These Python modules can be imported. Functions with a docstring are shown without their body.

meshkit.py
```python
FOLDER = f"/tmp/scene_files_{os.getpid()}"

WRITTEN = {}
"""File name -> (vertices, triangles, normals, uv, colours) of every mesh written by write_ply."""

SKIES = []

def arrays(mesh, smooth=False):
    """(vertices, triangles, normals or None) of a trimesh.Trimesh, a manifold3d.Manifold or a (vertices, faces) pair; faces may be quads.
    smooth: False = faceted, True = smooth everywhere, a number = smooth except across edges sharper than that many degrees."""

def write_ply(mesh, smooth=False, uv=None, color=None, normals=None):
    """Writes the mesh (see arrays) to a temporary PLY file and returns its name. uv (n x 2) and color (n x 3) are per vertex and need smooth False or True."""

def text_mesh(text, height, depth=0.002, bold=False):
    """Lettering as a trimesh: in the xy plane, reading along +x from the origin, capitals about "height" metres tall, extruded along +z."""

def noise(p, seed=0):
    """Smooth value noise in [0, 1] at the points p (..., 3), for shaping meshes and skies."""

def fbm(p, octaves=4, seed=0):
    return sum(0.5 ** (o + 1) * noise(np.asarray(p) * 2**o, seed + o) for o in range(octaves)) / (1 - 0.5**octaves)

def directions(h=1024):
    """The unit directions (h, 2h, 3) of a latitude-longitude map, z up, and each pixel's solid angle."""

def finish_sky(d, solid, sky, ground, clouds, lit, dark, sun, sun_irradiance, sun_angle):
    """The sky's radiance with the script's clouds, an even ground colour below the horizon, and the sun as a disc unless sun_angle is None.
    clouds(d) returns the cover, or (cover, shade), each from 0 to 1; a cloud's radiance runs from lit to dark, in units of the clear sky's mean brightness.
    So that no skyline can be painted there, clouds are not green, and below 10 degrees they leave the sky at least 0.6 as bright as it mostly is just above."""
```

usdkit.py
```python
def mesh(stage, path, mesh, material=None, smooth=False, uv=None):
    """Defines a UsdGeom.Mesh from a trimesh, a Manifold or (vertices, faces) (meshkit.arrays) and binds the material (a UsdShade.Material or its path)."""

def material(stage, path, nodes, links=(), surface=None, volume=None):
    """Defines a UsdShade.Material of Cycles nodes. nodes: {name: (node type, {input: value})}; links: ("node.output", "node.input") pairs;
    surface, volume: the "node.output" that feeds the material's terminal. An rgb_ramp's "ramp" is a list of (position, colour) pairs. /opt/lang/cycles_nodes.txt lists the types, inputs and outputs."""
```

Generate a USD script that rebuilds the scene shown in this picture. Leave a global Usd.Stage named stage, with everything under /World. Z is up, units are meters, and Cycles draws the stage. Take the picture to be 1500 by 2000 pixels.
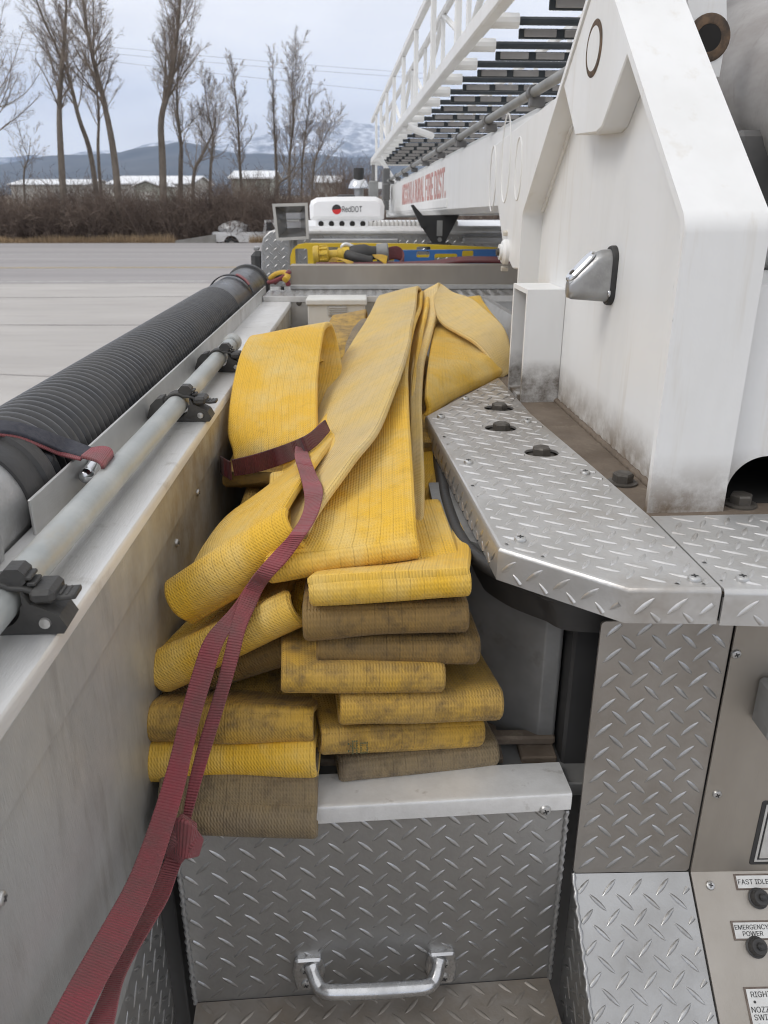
import math, random
import numpy as np, trimesh, usdkit, meshkit
from shapely.geometry import Polygon, Point, box as sbox
from shapely import affinity
from pxr import Usd, UsdGeom, UsdLux, UsdShade, Gf, Sdf

stage = Usd.Stage.CreateInMemory()
UsdGeom.SetStageUpAxis(stage, UsdGeom.Tokens.z)
UsdGeom.SetStageMetersPerUnit(stage, 1.0)
UsdGeom.Xform.Define(stage, '/World'); UsdGeom.Scope.Define(stage, '/World/Looks')
rng = np.random.default_rng(7); random.seed(7)

# ---------------------------------------------------------------- camera (eye at the origin; the ground lies 2.6 m below)
FPX, TILT, YAW = 1559.0, math.radians(21.69), math.radians(1.195)
GROUND = -2.6
EXPOSURE = 0.25
cam = UsdGeom.Camera.Define(stage, '/World/camera')
cam.CreateFocalLengthAttr(26.0); cam.CreateHorizontalApertureAttr(26.0*1500/FPX); cam.CreateVerticalApertureAttr(26.0*2000/FPX)
cam.CreateClippingRangeAttr(Gf.Vec2f(0.02, 60000)); cam.CreateFStopAttr(26.0/2.4); cam.CreateFocusDistanceAttr(1.15)
cam.CreateExposureAttr(EXPOSURE)
_F = np.array([math.sin(YAW)*math.cos(TILT), math.cos(YAW)*math.cos(TILT), -math.sin(TILT)])
_R = np.array([math.cos(YAW), -math.sin(YAW), 0.0]); _D = np.cross(_F, _R)
_m = np.eye(4); _m[0, :3] = _R; _m[1, :3] = -_D; _m[2, :3] = -_F
UsdGeom.Xformable(cam).AddTransformOp().Set(Gf.Matrix4d(*_m.ravel().tolist()))

# ---------------------------------------------------------------- sky and sun: a bright even overcast
SUN_EL, SUN_AZ = math.radians(48), math.radians(-115)          # azimuth from +Y towards +X
SKY_STRENGTH = 0.10
dome = UsdLux.DomeLight.Define(stage, '/World/sky')
sky = usdkit.material(stage, '/World/Looks/sky', {
    't': ('texture_coordinate', {}), 'sx': ('separate_xyz', {}),
    'sky': ('sky_texture', {'sky_type': 'single_scattering', 'sun_disc': False, 'sun_elevation': SUN_EL, 'sun_rotation': SUN_AZ}),
    'zr': ('rgb_ramp', {'ramp': [(0.0, (11.4, 10.9, 10.3)), (0.16, (10.9, 10.6, 10.3)), (0.5, (9.8, 9.7, 9.75)), (1.0, (10.2, 10.15, 10.2))]}),
    'mp': ('mapping', {'scale': (1.0, 1.0, 4.0)}),
    'n1': ('noise_texture', {'scale': 3.2, 'detail': 6.0, 'roughness': 0.55}),
    'r1': ('rgb_ramp', {'ramp': [(0.30, (0.90, 0.905, 0.92)), (0.52, (1.0, 1.0, 1.0)), (0.72, (1.13, 1.12, 1.10))]}),
    'low': ('map_range', {'from_min': 0.02, 'from_max': 0.22, 'to_min': 1.0, 'to_max': 0.12, 'clamp': True}),
    'mpb': ('mapping', {'scale': (1.0, 1.0, 3.2), 'location': (0.35, 0.2, 0.0)}),
    'n2': ('noise_texture', {'scale': 5.5, 'detail': 5.0, 'roughness': 0.5}),
    'r2': ('rgb_ramp', {'ramp': [(0.46, (0, 0, 0)), (0.58, (1, 1, 1))]}),
    'bm': ('math', {'math_type': 'multiply'}),
    'brk': ('mix', {'mix_type': 'mix', 'color2': (12.6, 12.3, 11.8)}),
    'cl': ('mix', {'mix_type': 'multiply', 'fac': 1.0}),
    'mx': ('mix', {'mix_type': 'mix', 'fac': 0.94}),
    'bg': ('background_shader', {'strength': SKY_STRENGTH})},
    [('t.generated', 'sx.vector'), ('sx.z', 'zr.fac'), ('t.generated', 'mp.vector'), ('mp.vector', 'n1.vector'), ('n1.fac', 'r1.fac'),
     ('t.generated', 'mpb.vector'), ('mpb.vector', 'n2.vector'), ('n2.fac', 'r2.fac'), ('sx.z', 'low.value'),
     ('r2.color', 'bm.value1'), ('low.result', 'bm.value2'), ('bm.value', 'brk.fac'),
     ('zr.color', 'cl.color1'), ('r1.color', 'cl.color2'), ('cl.color', 'brk.color1'), ('sky.color', 'mx.color1'), ('brk.color', 'mx.color2'), ('mx.color', 'bg.color')],
    surface='bg.background')
UsdShade.MaterialBindingAPI.Apply(dome.GetPrim()).Bind(sky)
dome.GetPrim().SetCustomDataByKey('kind', 'structure')
sun = UsdLux.DistantLight.Define(stage, '/World/sun')
sun.CreateNormalizeAttr(True); sun.CreateIntensityAttr(0.30); sun.CreateAngleAttr(25.0); sun.CreateColorAttr(Gf.Vec3f(1.0, 0.97, 0.93))
_s = np.array([math.sin(SUN_AZ)*math.cos(SUN_EL), math.cos(SUN_AZ)*math.cos(SUN_EL), math.sin(SUN_EL)])
_x = np.cross([0, 0, 1.0], _s); _x /= np.linalg.norm(_x); _y = np.cross(_s, _x)
_m = np.eye(4); _m[0, :3] = _x; _m[1, :3] = _y; _m[2, :3] = _s
UsdGeom.Xformable(sun).AddTransformOp().Set(Gf.Matrix4d(*_m.ravel().tolist()))

# ---------------------------------------------------------------- where things stand: measured from the photograph, on real planes
def ray(u, v):
    return _F + _R*((u-750)/FPX) + _D*((v-1000)/FPX)
def atY(u, v, Y): d = ray(u, v); return d*(Y/d[1])
def atZ(u, v, Z): d = ray(u, v); return d*(Z/d[2])
def atX(u, v, X): d = ray(u, v); return d*(X/d[0])
def atP(u, v, o, n): d = ray(u, v); return d*(np.dot(o, n)/np.dot(d, n))
V = lambda *a: np.array(a, float)

# ---------------------------------------------------------------- scene helpers
_used, _loc = {}, {}
HOSES = []
class Plate(list): pass
LUG_MAT = {'tread_plate': 'tread_lug', 'tread_deck': 'tread_lug_deck', 'tread_dusty': 'tread_lug_dusty', 'tread_console': 'tread_lug'}
def _name(parent, name):
    k = (parent, name); n = _used.get(k, 0); _used[k] = n+1
    return f'{parent}/{name}' + (f'_{n:03d}' if n else '')
def tag(prim, label=None, cat=None, group=None, kind=None):
    for k, v in (('label', label), ('category', cat), ('group', group), ('kind', kind)):
        if v: prim.SetCustomDataByKey(k, v)
    return prim
def thing(name, label, cat, loc=(0, 0, 0), group=None, kind=None):
    p = _name('/World', name); x = UsdGeom.Xform.Define(stage, p); x.AddTranslateOp().Set(Gf.Vec3d(*map(float, loc)))
    _loc[p] = np.array(loc, float); tag(x.GetPrim(), label, cat, group, kind); return p
def part(parent, name, mesh, mat, smooth=35, uv=None, label=None, kind=None):
    """A mesh in scene coordinates, put under its thing or part (or under /World)."""
    if isinstance(mesh, Plate):                                        # tread plate: the sheet, and its raised lugs worn bright
        lg = [m for m in mesh if m.metadata.get('lug')]; p = part(parent, name, cat_([m for m in mesh if not m.metadata.get('lug')]), mat, 30, None, label, kind)
        part(p, 'lug_pattern', cat_(lg), LUG_MAT[mat], 50, kind='stuff'); return p
    parent = parent or '/World'
    off = _loc.get(parent, np.zeros(3)); p = _name(parent, name); _loc[p] = off
    if hasattr(mesh, 'to_mesh') or isinstance(mesh, trimesh.Trimesh):
        v, f, _ = meshkit.arrays(mesh)
    else:
        v, f = mesh
    v = np.asarray(v, float)
    if '/fire_hose' in parent: HOSES.append(v[np.asarray(f)])
    v = v - off
    m = usdkit.mesh(stage, p, (v, f), M[mat], smooth=smooth, uv=uv)
    tag(m.GetPrim(), label, None, None, kind); return p
def solo(name, mesh, mat, label, cat, smooth=35, group=None, kind=None, uv=None):
    p = part(None, name, mesh, mat, smooth, uv); tag(stage.GetPrimAtPath(p), label, cat, group, kind); return p
def setting(name, mesh, mat, smooth=False, parent=None):
    p = part(parent, name, mesh, mat, smooth)
    if parent is None: stage.GetPrimAtPath(p).SetCustomDataByKey('kind', 'structure')
    return p
def copy_of(src, name, loc, rotz=0, label=None):
    p = _name('/World', name); x = UsdGeom.Xform.Define(stage, p)
    x.GetPrim().GetReferences().AddInternalReference(src)
    x.ClearXformOpOrder(); 
    x.GetPrim().GetAttribute('xformOp:translate').Set(Gf.Vec3d(*map(float, loc)))
    ops = [UsdGeom.XformOp(x.GetPrim().GetAttribute('xformOp:translate'))]
    if rotz: ops.append(x.AddRotateZOp()); ops[-1].Set(rotz)
    x.SetXformOpOrder(ops); x.GetPrim().SetInstanceable(True)
    src_p = stage.GetPrimAtPath(src)
    if label: x.GetPrim().SetCustomDataByKey('label', label)
    return p

# ---------------------------------------------------------------- shape helpers
cat_ = trimesh.util.concatenate
def frame(o, x, y, z=None):
    x = np.asarray(x, float); x = x/np.linalg.norm(x); y = np.asarray(y, float); y = y - x*np.dot(x, y); y /= np.linalg.norm(y)
    m = np.eye(4); m[:3, 0] = x; m[:3, 1] = y; m[:3, 2] = np.cross(x, y) if z is None else z; m[:3, 3] = o; return m
def rbox(lo, hi, r=0.003, T=None):
    lo, hi = np.minimum(lo, hi).astype(float), np.maximum(lo, hi).astype(float); r = min(r, 0.45*(hi-lo).min()); pts = []
    for sx in (0, 1):
        for sy in (0, 1):
            for sz in (0, 1):
                c = [lo[k] if s == 0 else hi[k] for k, s in enumerate((sx, sy, sz))]
                for k in range(3):
                    q = list(c)
                    for j in range(3):
                        if j != k: q[j] += r if (sx, sy, sz)[j] == 0 else -r
                    pts.append(q)
    m = trimesh.convex.convex_hull(np.array(pts))
    if T is not None: m.apply_transform(T)
    return m
def hull(*pts): return trimesh.convex.convex_hull(np.vstack(pts))
def prism(poly, depth, T=None, holes=(), back=0.0):
    g = poly if hasattr(poly, 'exterior') else Polygon(poly, holes)
    if not g.is_valid: g = g.buffer(0)
    m = trimesh.creation.extrude_polygon(g, depth, engine='earcut'); m.apply_translation((0, 0, back))
    if T is not None: m.apply_transform(T)
    return m
def bev_prism(poly, depth, r, T=None):
    """An extrusion whose outer (+z) edge is chamfered by r."""
    g = poly if hasattr(poly, 'exterior') else Polygon(poly)
    import manifold3d as mf
    def ring(p, z): return np.column_stack([np.array(p.exterior.coords)[:-1], np.full(len(p.exterior.coords)-1, z)])
    if abs(g.convex_hull.area-g.area) < 1e-9*max(1, g.area) or g.convex_hull.area-g.area < 1e-6:
        m = hull(ring(g, 0), ring(g, depth-r), ring(g.buffer(-r, join_style=2), depth))
        if T is not None: m.apply_transform(T)
        return m
    return prism(g, depth, T)
def smoothpath(pts, n=8):
    p = np.asarray(pts, float); q = np.vstack([2*p[0]-p[1], p, 2*p[-1]-p[-2]]); out = []
    for i in range(1, len(q)-2):
        a, b, c, d = q[i-1:i+3]
        for t in np.arange(n)/n:
            out.append(0.5*(2*b + (c-a)*t + (2*a-5*b+4*c-d)*t*t + (3*b-a-3*c+d)*t**3))
    out.append(q[-2]); return np.array(out)
def tube(pts, r, sides=10, caps=True):
    p = np.asarray(pts, float); n = len(p); r = np.broadcast_to(np.asarray(r, float), (n,))
    t = np.gradient(p, axis=0); t /= np.maximum(np.linalg.norm(t, axis=1, keepdims=True), 1e-12)
    u = np.cross(t[0], [0.13, 0.31, 0.94]); u /= np.linalg.norm(u); us = []
    for k in range(n):
        u = u - t[k]*np.dot(u, t[k]); u /= max(np.linalg.norm(u), 1e-12); us.append(u)
    us = np.array(us); ws = np.cross(t, us); a = np.arange(sides)/sides*2*math.pi
    v = p[:, None] + r[:, None, None]*(us[:, None]*np.cos(a)[None, :, None] + ws[:, None]*np.sin(a)[None, :, None])
    v = v.reshape(-1, 3); i = np.arange(n-1)[:, None]*sides + np.arange(sides)[None]; j = np.arange(n-1)[:, None]*sides + (np.arange(sides)[None]+1) % sides
    f = np.concatenate([np.stack([i, j, j+sides], -1).reshape(-1, 3), np.stack([i, j+sides, i+sides], -1).reshape(-1, 3)])
    if caps:
        k = len(v); v = np.vstack([v, p[0], p[-1]]); s = np.arange(sides); s2 = (s+1) % sides; b = (n-1)*sides
        f = np.vstack([f, np.stack([s2, s, np.full(sides, k)], 1), np.stack([b+s, b+s2, np.full(sides, k+1)], 1)])
    return trimesh.Trimesh(v, f, process=False)
def cyl(a, b, r, sides=20, r2=None):
    return tube([a, b], [r, r if r2 is None else r2], sides)
def lathe(prof, T=None, n=40):
    """prof: (radius, height) pairs about local z."""
    p = np.asarray(prof, float); a = np.arange(n)/n*2*math.pi; k = len(p)
    v = np.stack([p[:, None, 0]*np.cos(a), p[:, None, 0]*np.sin(a), np.broadcast_to(p[:, None, 1], (k, n))], -1).reshape(-1, 3)
    i = np.arange(k-1)[:, None]*n + np.arange(n)[None]; j = np.arange(k-1)[:, None]*n + (np.arange(n)[None]+1) % n
    f = np.concatenate([np.stack([i, j, j+n], -1).reshape(-1, 3), np.stack([i, j+n, i+n], -1).reshape(-1, 3)])
    m = trimesh.Trimesh(v, f, process=False)
    if T is not None: m.apply_transform(T)
    return m
def zframe(o, z):
    z = np.asarray(z, float)/np.linalg.norm(z); x = np.cross([0.2, 0.97, 0.1], z); x /= np.linalg.norm(x)
    m = np.eye(4); m[:3, 0] = x; m[:3, 1] = np.cross(z, x); m[:3, 2] = z; m[:3, 3] = o; return m
def quad(a, b, c, d): return trimesh.Trimesh(np.array([a, b, c, d], float), [[0, 1, 2], [0, 2, 3]], process=False)

def ribbon(L, R, th, n=7, wob=0.0, seed=0, sm=True):
    """A flat hose or strap along stations (left edge, right edge): rounded edges, uv in metres (u along, v round the section)."""
    L, R = np.asarray(L, float), np.asarray(R, float)
    if sm: L, R = smoothpath(L, n), smoothpath(R, n)
    C = (L+R)/2; W = R-L; w = np.linalg.norm(W, axis=1, keepdims=True); W = W/w
    Tn = np.gradient(C, axis=0); Tn /= np.maximum(np.linalg.norm(Tn, axis=1, keepdims=True), 1e-9)
    N = np.cross(W, Tn); N /= np.maximum(np.linalg.norm(N, axis=1, keepdims=True), 1e-9)
    s = np.concatenate([[0], np.cumsum(np.linalg.norm(np.diff(C, axis=0), axis=1))])
    a_top = np.linspace(-1, 1, 13); h = th/2; sec = []
    for a in a_top: sec.append((a, 1.0))
    for g in (60, 25, -25, -60): sec.append(('r', g))
    for a in a_top[::-1]: sec.append((a, -1.0))
    for g in (-120, -155, 155, 120): sec.append(('l', g))
    rows, vs = [], []
    wl = w[:, 0]; vacc = []; last = None
    for a, b in sec:
        if a in ('r', 'l'):
            sgn = 1 if a == 'r' else -1
            off = sgn*(wl/2 - h) + h*math.cos(math.radians(b)); hh = np.full(len(C), h*math.sin(math.radians(b)))
        else:
            off = a*(wl/2-h); hh = np.full(len(C), b*h)
            if wob:
                hh = hh + wob*(meshkit.noise(np.column_stack([s*9, off*16, np.full(len(s), seed*3.7)]))-0.5)
        if wob:                                                        # slack: the flat hose does not lie quite flat
            hh = hh + wob*1.5*(meshkit.noise(np.column_stack([s*6.5+3, off*11+7, np.full(len(s), seed*1.9+.5)]))-0.5)*2*np.clip(np.minimum(s, s[-1]-s)/.03, 0, 1)
        rows.append(C + W*off[:, None] + N*hh[:, None]); vacc.append(off)
    k = len(rows); n_ = len(C)
    P = np.stack(rows, 1)                                             # n_, k, 3
    P = np.concatenate([P, P[:, :1]], 1); k1 = k+1                    # seam column for uv
    vv = np.concatenate([[0], np.cumsum(np.linalg.norm(np.diff(P[n_//2], axis=0), axis=1))])
    uv = np.stack([np.broadcast_to(s[:, None], (n_, k1)), np.broadcast_to(vv[None], (n_, k1))], -1).reshape(-1, 2)
    v = P.reshape(-1, 3); i = np.arange(n_-1)[:, None]*k1 + np.arange(k)[None]
    f = np.concatenate([np.stack([i, i+k1, i+k1+1], -1).reshape(-1, 3), np.stack([i, i+k1+1, i+1], -1).reshape(-1, 3)])
    for e, flip in ((0, 0), (n_-1, 1)):
        c = len(v); v = np.vstack([v, P[e, :k].mean(0)]); uv = np.vstack([uv, [s[e], 0]]); q = e*k1+np.arange(k)
        t = np.stack([q, q+1, np.full(k, c)], 1); f = np.vstack([f, t[:, ::-1] if flip else t])
    return (v, f), uv
def fold_stations(pL, pR, D, th, back=0.7, down=0.0, up=(0, 0, 1), low=None, high=None, pinch=None):
    """A flat hose that comes forward, turns in a U at the line pL-pR (the front of the bend) and goes back above itself."""
    pL, pR = np.asarray(pL, float), np.asarray(pR, float); W = (pR-pL)/np.linalg.norm(pR-pL)
    U = np.asarray(up, float); U = U - W*np.dot(U, W); U /= np.linalg.norm(U)
    B = np.cross(U, W); B = B if B[1] > 0 else -B; B /= np.linalg.norm(B)
    r = (D-th)/2; p = pinch if pinch is not None else th/2+0.001; st = []
    st += [(back, -p), (0.16, -p), (0.07, -p-(r-p)*0.55)]
    for g in np.radians([-90, -60, -30, 0, 30, 60, 90]): st.append((r+th/2 - r*math.cos(g), r*math.sin(g)))
    st += [(0.07, p+(r-p)*0.55), (0.16, p), (back, p)]
    L = [pL + B*b + U*h for b, h in st]; R = [pR + B*b + U*h for b, h in st]
    if low: L = [np.array(q[0]) for q in low] + L[3:]; R = [np.array(q[1]) for q in low] + R[3:]
    if high: L = L[:-3] + [np.array(q[0]) for q in high]; R = R[:-3] + [np.array(q[1]) for q in high]
    return L, R

def lug_mesh(t0=-1.0, t1=1.0, length=0.031, width=0.0069, height=0.0018):
    s = np.linspace(t0, t1, 9); a = np.array([-1, -0.5, 0, 0.5, 1.0]); hz = np.array([0, 0.72, 1.0, 0.72, 0])
    v = np.array([[t*length/2, b*width/2*(1-t*t)**0.75, h*height*((1-t**4)**0.6 + 0.28*math.exp(-(t/0.13)**2)) - 0.0002] for t in s for b, h in zip(a, hz)]); f = []
    for i in range(8):
        for j in range(4):
            q = i*5+j; f += [[q, q+5, q+6], [q, q+6, q+1]]
    return v, np.array(f)
_LV, _LF = lug_mesh()
def lugs(poly, T, pitch=0.039, phase=(0.0, 0.0), rot=0.0, margin=0.004, keep=0.0):
    """Raised lugs of diamond tread plate over a polygon in the local xy plane of T."""
    g = Polygon(poly) if not hasattr(poly, 'exterior') else poly
    g = g.buffer(-margin); x0, y0, x1, y1 = g.bounds; V_, F_, k = [], [], 0
    c0, s0 = math.cos(rot), math.sin(rot)
    n = int(max(x1-x0, y1-y0)/pitch*1.5)+3; cx, cy = (x0+x1)/2+phase[0]*pitch, (y0+y1)/2+phase[1]*pitch
    for i in range(-n, n+1):
        for j in range(-n, n+1):
            for o, ang in ((0.0, math.pi/4), (0.5, -math.pi/4)):
                lx, ly = (i+o)*pitch, (j+o)*pitch; X, Y = cx+c0*lx-s0*ly, cy+s0*lx+c0*ly
                a = ang+rot; ca, sa = math.cos(a), math.sin(a); q = 0.0145
                if not (x0-.02 < X < x1+.02 and y0-.02 < Y < y1+.02): continue
                ends = [(X+ca*t*q, Y+sa*t*q) for t in (-1, 0, 1)]
                inside = [g.contains(Point(*e)) for e in ends]
                if not any(inside): continue
                cut = None
                if not all(inside):                                   # a lug cut by the sheared edge
                    t = np.linspace(-1, 1, 15); ok = [w for w in t if g.contains(Point(X+ca*w*q, Y+sa*w*q))]
                    if len(ok) < 6: continue
                    cut = (max(-1.0, ok[0]), min(1.0, ok[-1]))
                v = _LV.copy() if cut is None else lug_mesh(*cut)[0]
                w = np.column_stack([X+ca*v[:, 0]-sa*v[:, 1], Y+sa*v[:, 0]+ca*v[:, 1], v[:, 2]])
                V_.append(w); F_.append(_LF+k); k += len(w)
    if not V_: return trimesh.Trimesh()
    m = trimesh.Trimesh(np.vstack(V_), np.vstack(F_), process=False); m.apply_transform(T); m.metadata['lug'] = True; return m
def screw(o, z, r=0.0075, cross=True):
    """A pan-head cross-recess screw: head and recess."""
    T = zframe(o, z); h = r*0.55
    head = lathe([(r, -0.001), (r*1.0, h*.25), (r*.85, h*.72), (r*.5, h), (0.0001, h)], T, 18)
    w = r*0.13
    rec = cat_([rbox((-r*.5, -w, h-.0002), (r*.5, w, h+.00045), .0001, T), rbox((-w, -r*.5, h-.00015), (w, r*.5, h+.0005), .0001, T)])
    return head, rec
def hexbolt(o, af=0.027, h=0.014, wr=0.021, rot=0.2, T=None):
    T = zframe(o, (0, 0, 1)) if T is None else T
    a = np.arange(6)/6*2*math.pi+rot; R = af/math.sqrt(3)
    top = np.column_stack([np.cos(a)*R, np.sin(a)*R]); hd = hull(np.column_stack([top, np.full(6, 0.003)]), np.column_stack([top, np.full(6, h*.86)]), np.column_stack([top*.88, np.full(6, h)])); hd.apply_transform(T)
    w = lathe([(wr, 0), (wr, 0.003), (wr*.9, .0036), (R*.7, .0036)], T, 24)
    return hd, w

# ---------------------------------------------------------------- materials
M = {}
def pmat(name, c1, c2=None, scale=8, lo=0.35, hi=0.65, stretch=(1, 1, 1), rough=0.5, rough2=None, metal=0.0, spots=None, sscale=30, slo=0.6, shi=0.7, sstretch=(1, 1, 1), samt=1.0,
         bump=0.0, bscale=200, bstretch=(1, 1, 1), coat=0.0, spec=0.5, grime=None, rot=(0, 0, 0), aniso=0.0, vary=0.0, metal2=None, gaxis='z'):
    c2 = c1 if c2 is None else c2
    n = {'g': ('geometry', {}), 'm1': ('mapping', {'scale': stretch, 'rotation': rot}), 'n1': ('noise_texture', {'scale': scale, 'detail': 6.0, 'roughness': 0.6}),
         'r1': ('rgb_ramp', {'ramp': [(lo, c1), (hi, c2)]}), 'p': ('principled_bsdf', {'metallic': metal, 'roughness': rough, 'coat_weight': coat, 'specular_ior_level': spec, 'anisotropic': aniso})}
    l = [('g.position', 'm1.vector'), ('m1.vector', 'n1.vector'), ('n1.fac', 'r1.fac')]; col = 'r1.color'
    if spots is not None:
        n |= {'m2': ('mapping', {'scale': sstretch, 'location': (3.1, 1.7, 0.4), 'rotation': rot}), 'n2': ('noise_texture', {'scale': sscale, 'detail': 5.0, 'roughness': 0.65}),
              'r2': ('rgb_ramp', {'ramp': [(slo, (0, 0, 0)), (shi, (samt,)*3)]}), 'x2': ('mix', {'mix_type': 'mix', 'color2': spots})}
        l += [('g.position', 'm2.vector'), ('m2.vector', 'n2.vector'), ('n2.fac', 'r2.fac'), ('r2.color', 'x2.fac'), (col, 'x2.color1')]; col = 'x2.color'
        if metal and metal2 is not None:
            n['mm'] = ('mix_float', {'a': metal, 'b': metal2}); l += [('r2.color', 'mm.fac'), ('mm.result', 'p.metallic')]
    if grime is not None:                                              # dust that has settled near a height: (colour, z where full, z where none)
        gc, z0, z1, amt = grime
        n |= {'sx': ('separate_xyz', {}), 'gz': ('map_range', {'from_min': z0, 'from_max': z1, 'to_min': amt, 'to_max': 0.0, 'clamp': True}), 'gn': ('noise_texture', {'scale': 22.0, 'detail': 6.0, 'roughness': 0.7}),
              'gr': ('rgb_ramp', {'ramp': [(0.3, (0.25,)*3), (0.62, (1, 1, 1))]}), 'gm': ('math', {'math_type': 'multiply'}), 'x3': ('mix', {'mix_type': 'mix', 'color2': gc})}
        l += [('g.position', 'sx.vector'), ('sx.'+gaxis, 'gz.value'), ('g.position', 'gn.vector'), ('gn.fac', 'gr.fac'), ('gz.result', 'gm.value1'), ('gr.color', 'gm.value2'), ('gm.value', 'x3.fac'), (col, 'x3.color1')]; col = 'x3.color'
    if vary:
        n |= {'oi': ('object_info', {}), 'vr': ('map_range', {'from_min': 0.0, 'from_max': 1.0, 'to_min': 1-vary, 'to_max': 1+vary}), 'xv': ('mix', {'mix_type': 'multiply', 'fac': 1.0})}
        l += [('oi.random', 'vr.value'), ('vr.result', 'xv.color2'), (col, 'xv.color1')]; col = 'xv.color'
    l.append((col, 'p.base_color'))
    if rough2 is not None:
        n |= {'rr': ('map_range', {'from_min': lo, 'from_max': hi, 'to_min': rough, 'to_max': rough2, 'clamp': True})}; l += [('n1.fac', 'rr.value'), ('rr.result', 'p.roughness')]
    if bump:
        n |= {'mb': ('mapping', {'scale': bstretch, 'rotation': rot}), 'nb': ('noise_texture', {'scale': bscale, 'detail': 4.0, 'roughness': 0.6}), 'b': ('bump', {'strength': 1.0, 'distance': bump})}
        l += [('g.position', 'mb.vector'), ('mb.vector', 'nb.vector'), ('nb.fac', 'b.height'), ('b.normal', 'p.normal')]
    M[name] = usdkit.material(stage, f'/World/Looks/{name}', n, l, surface='p.BSDF')

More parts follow.
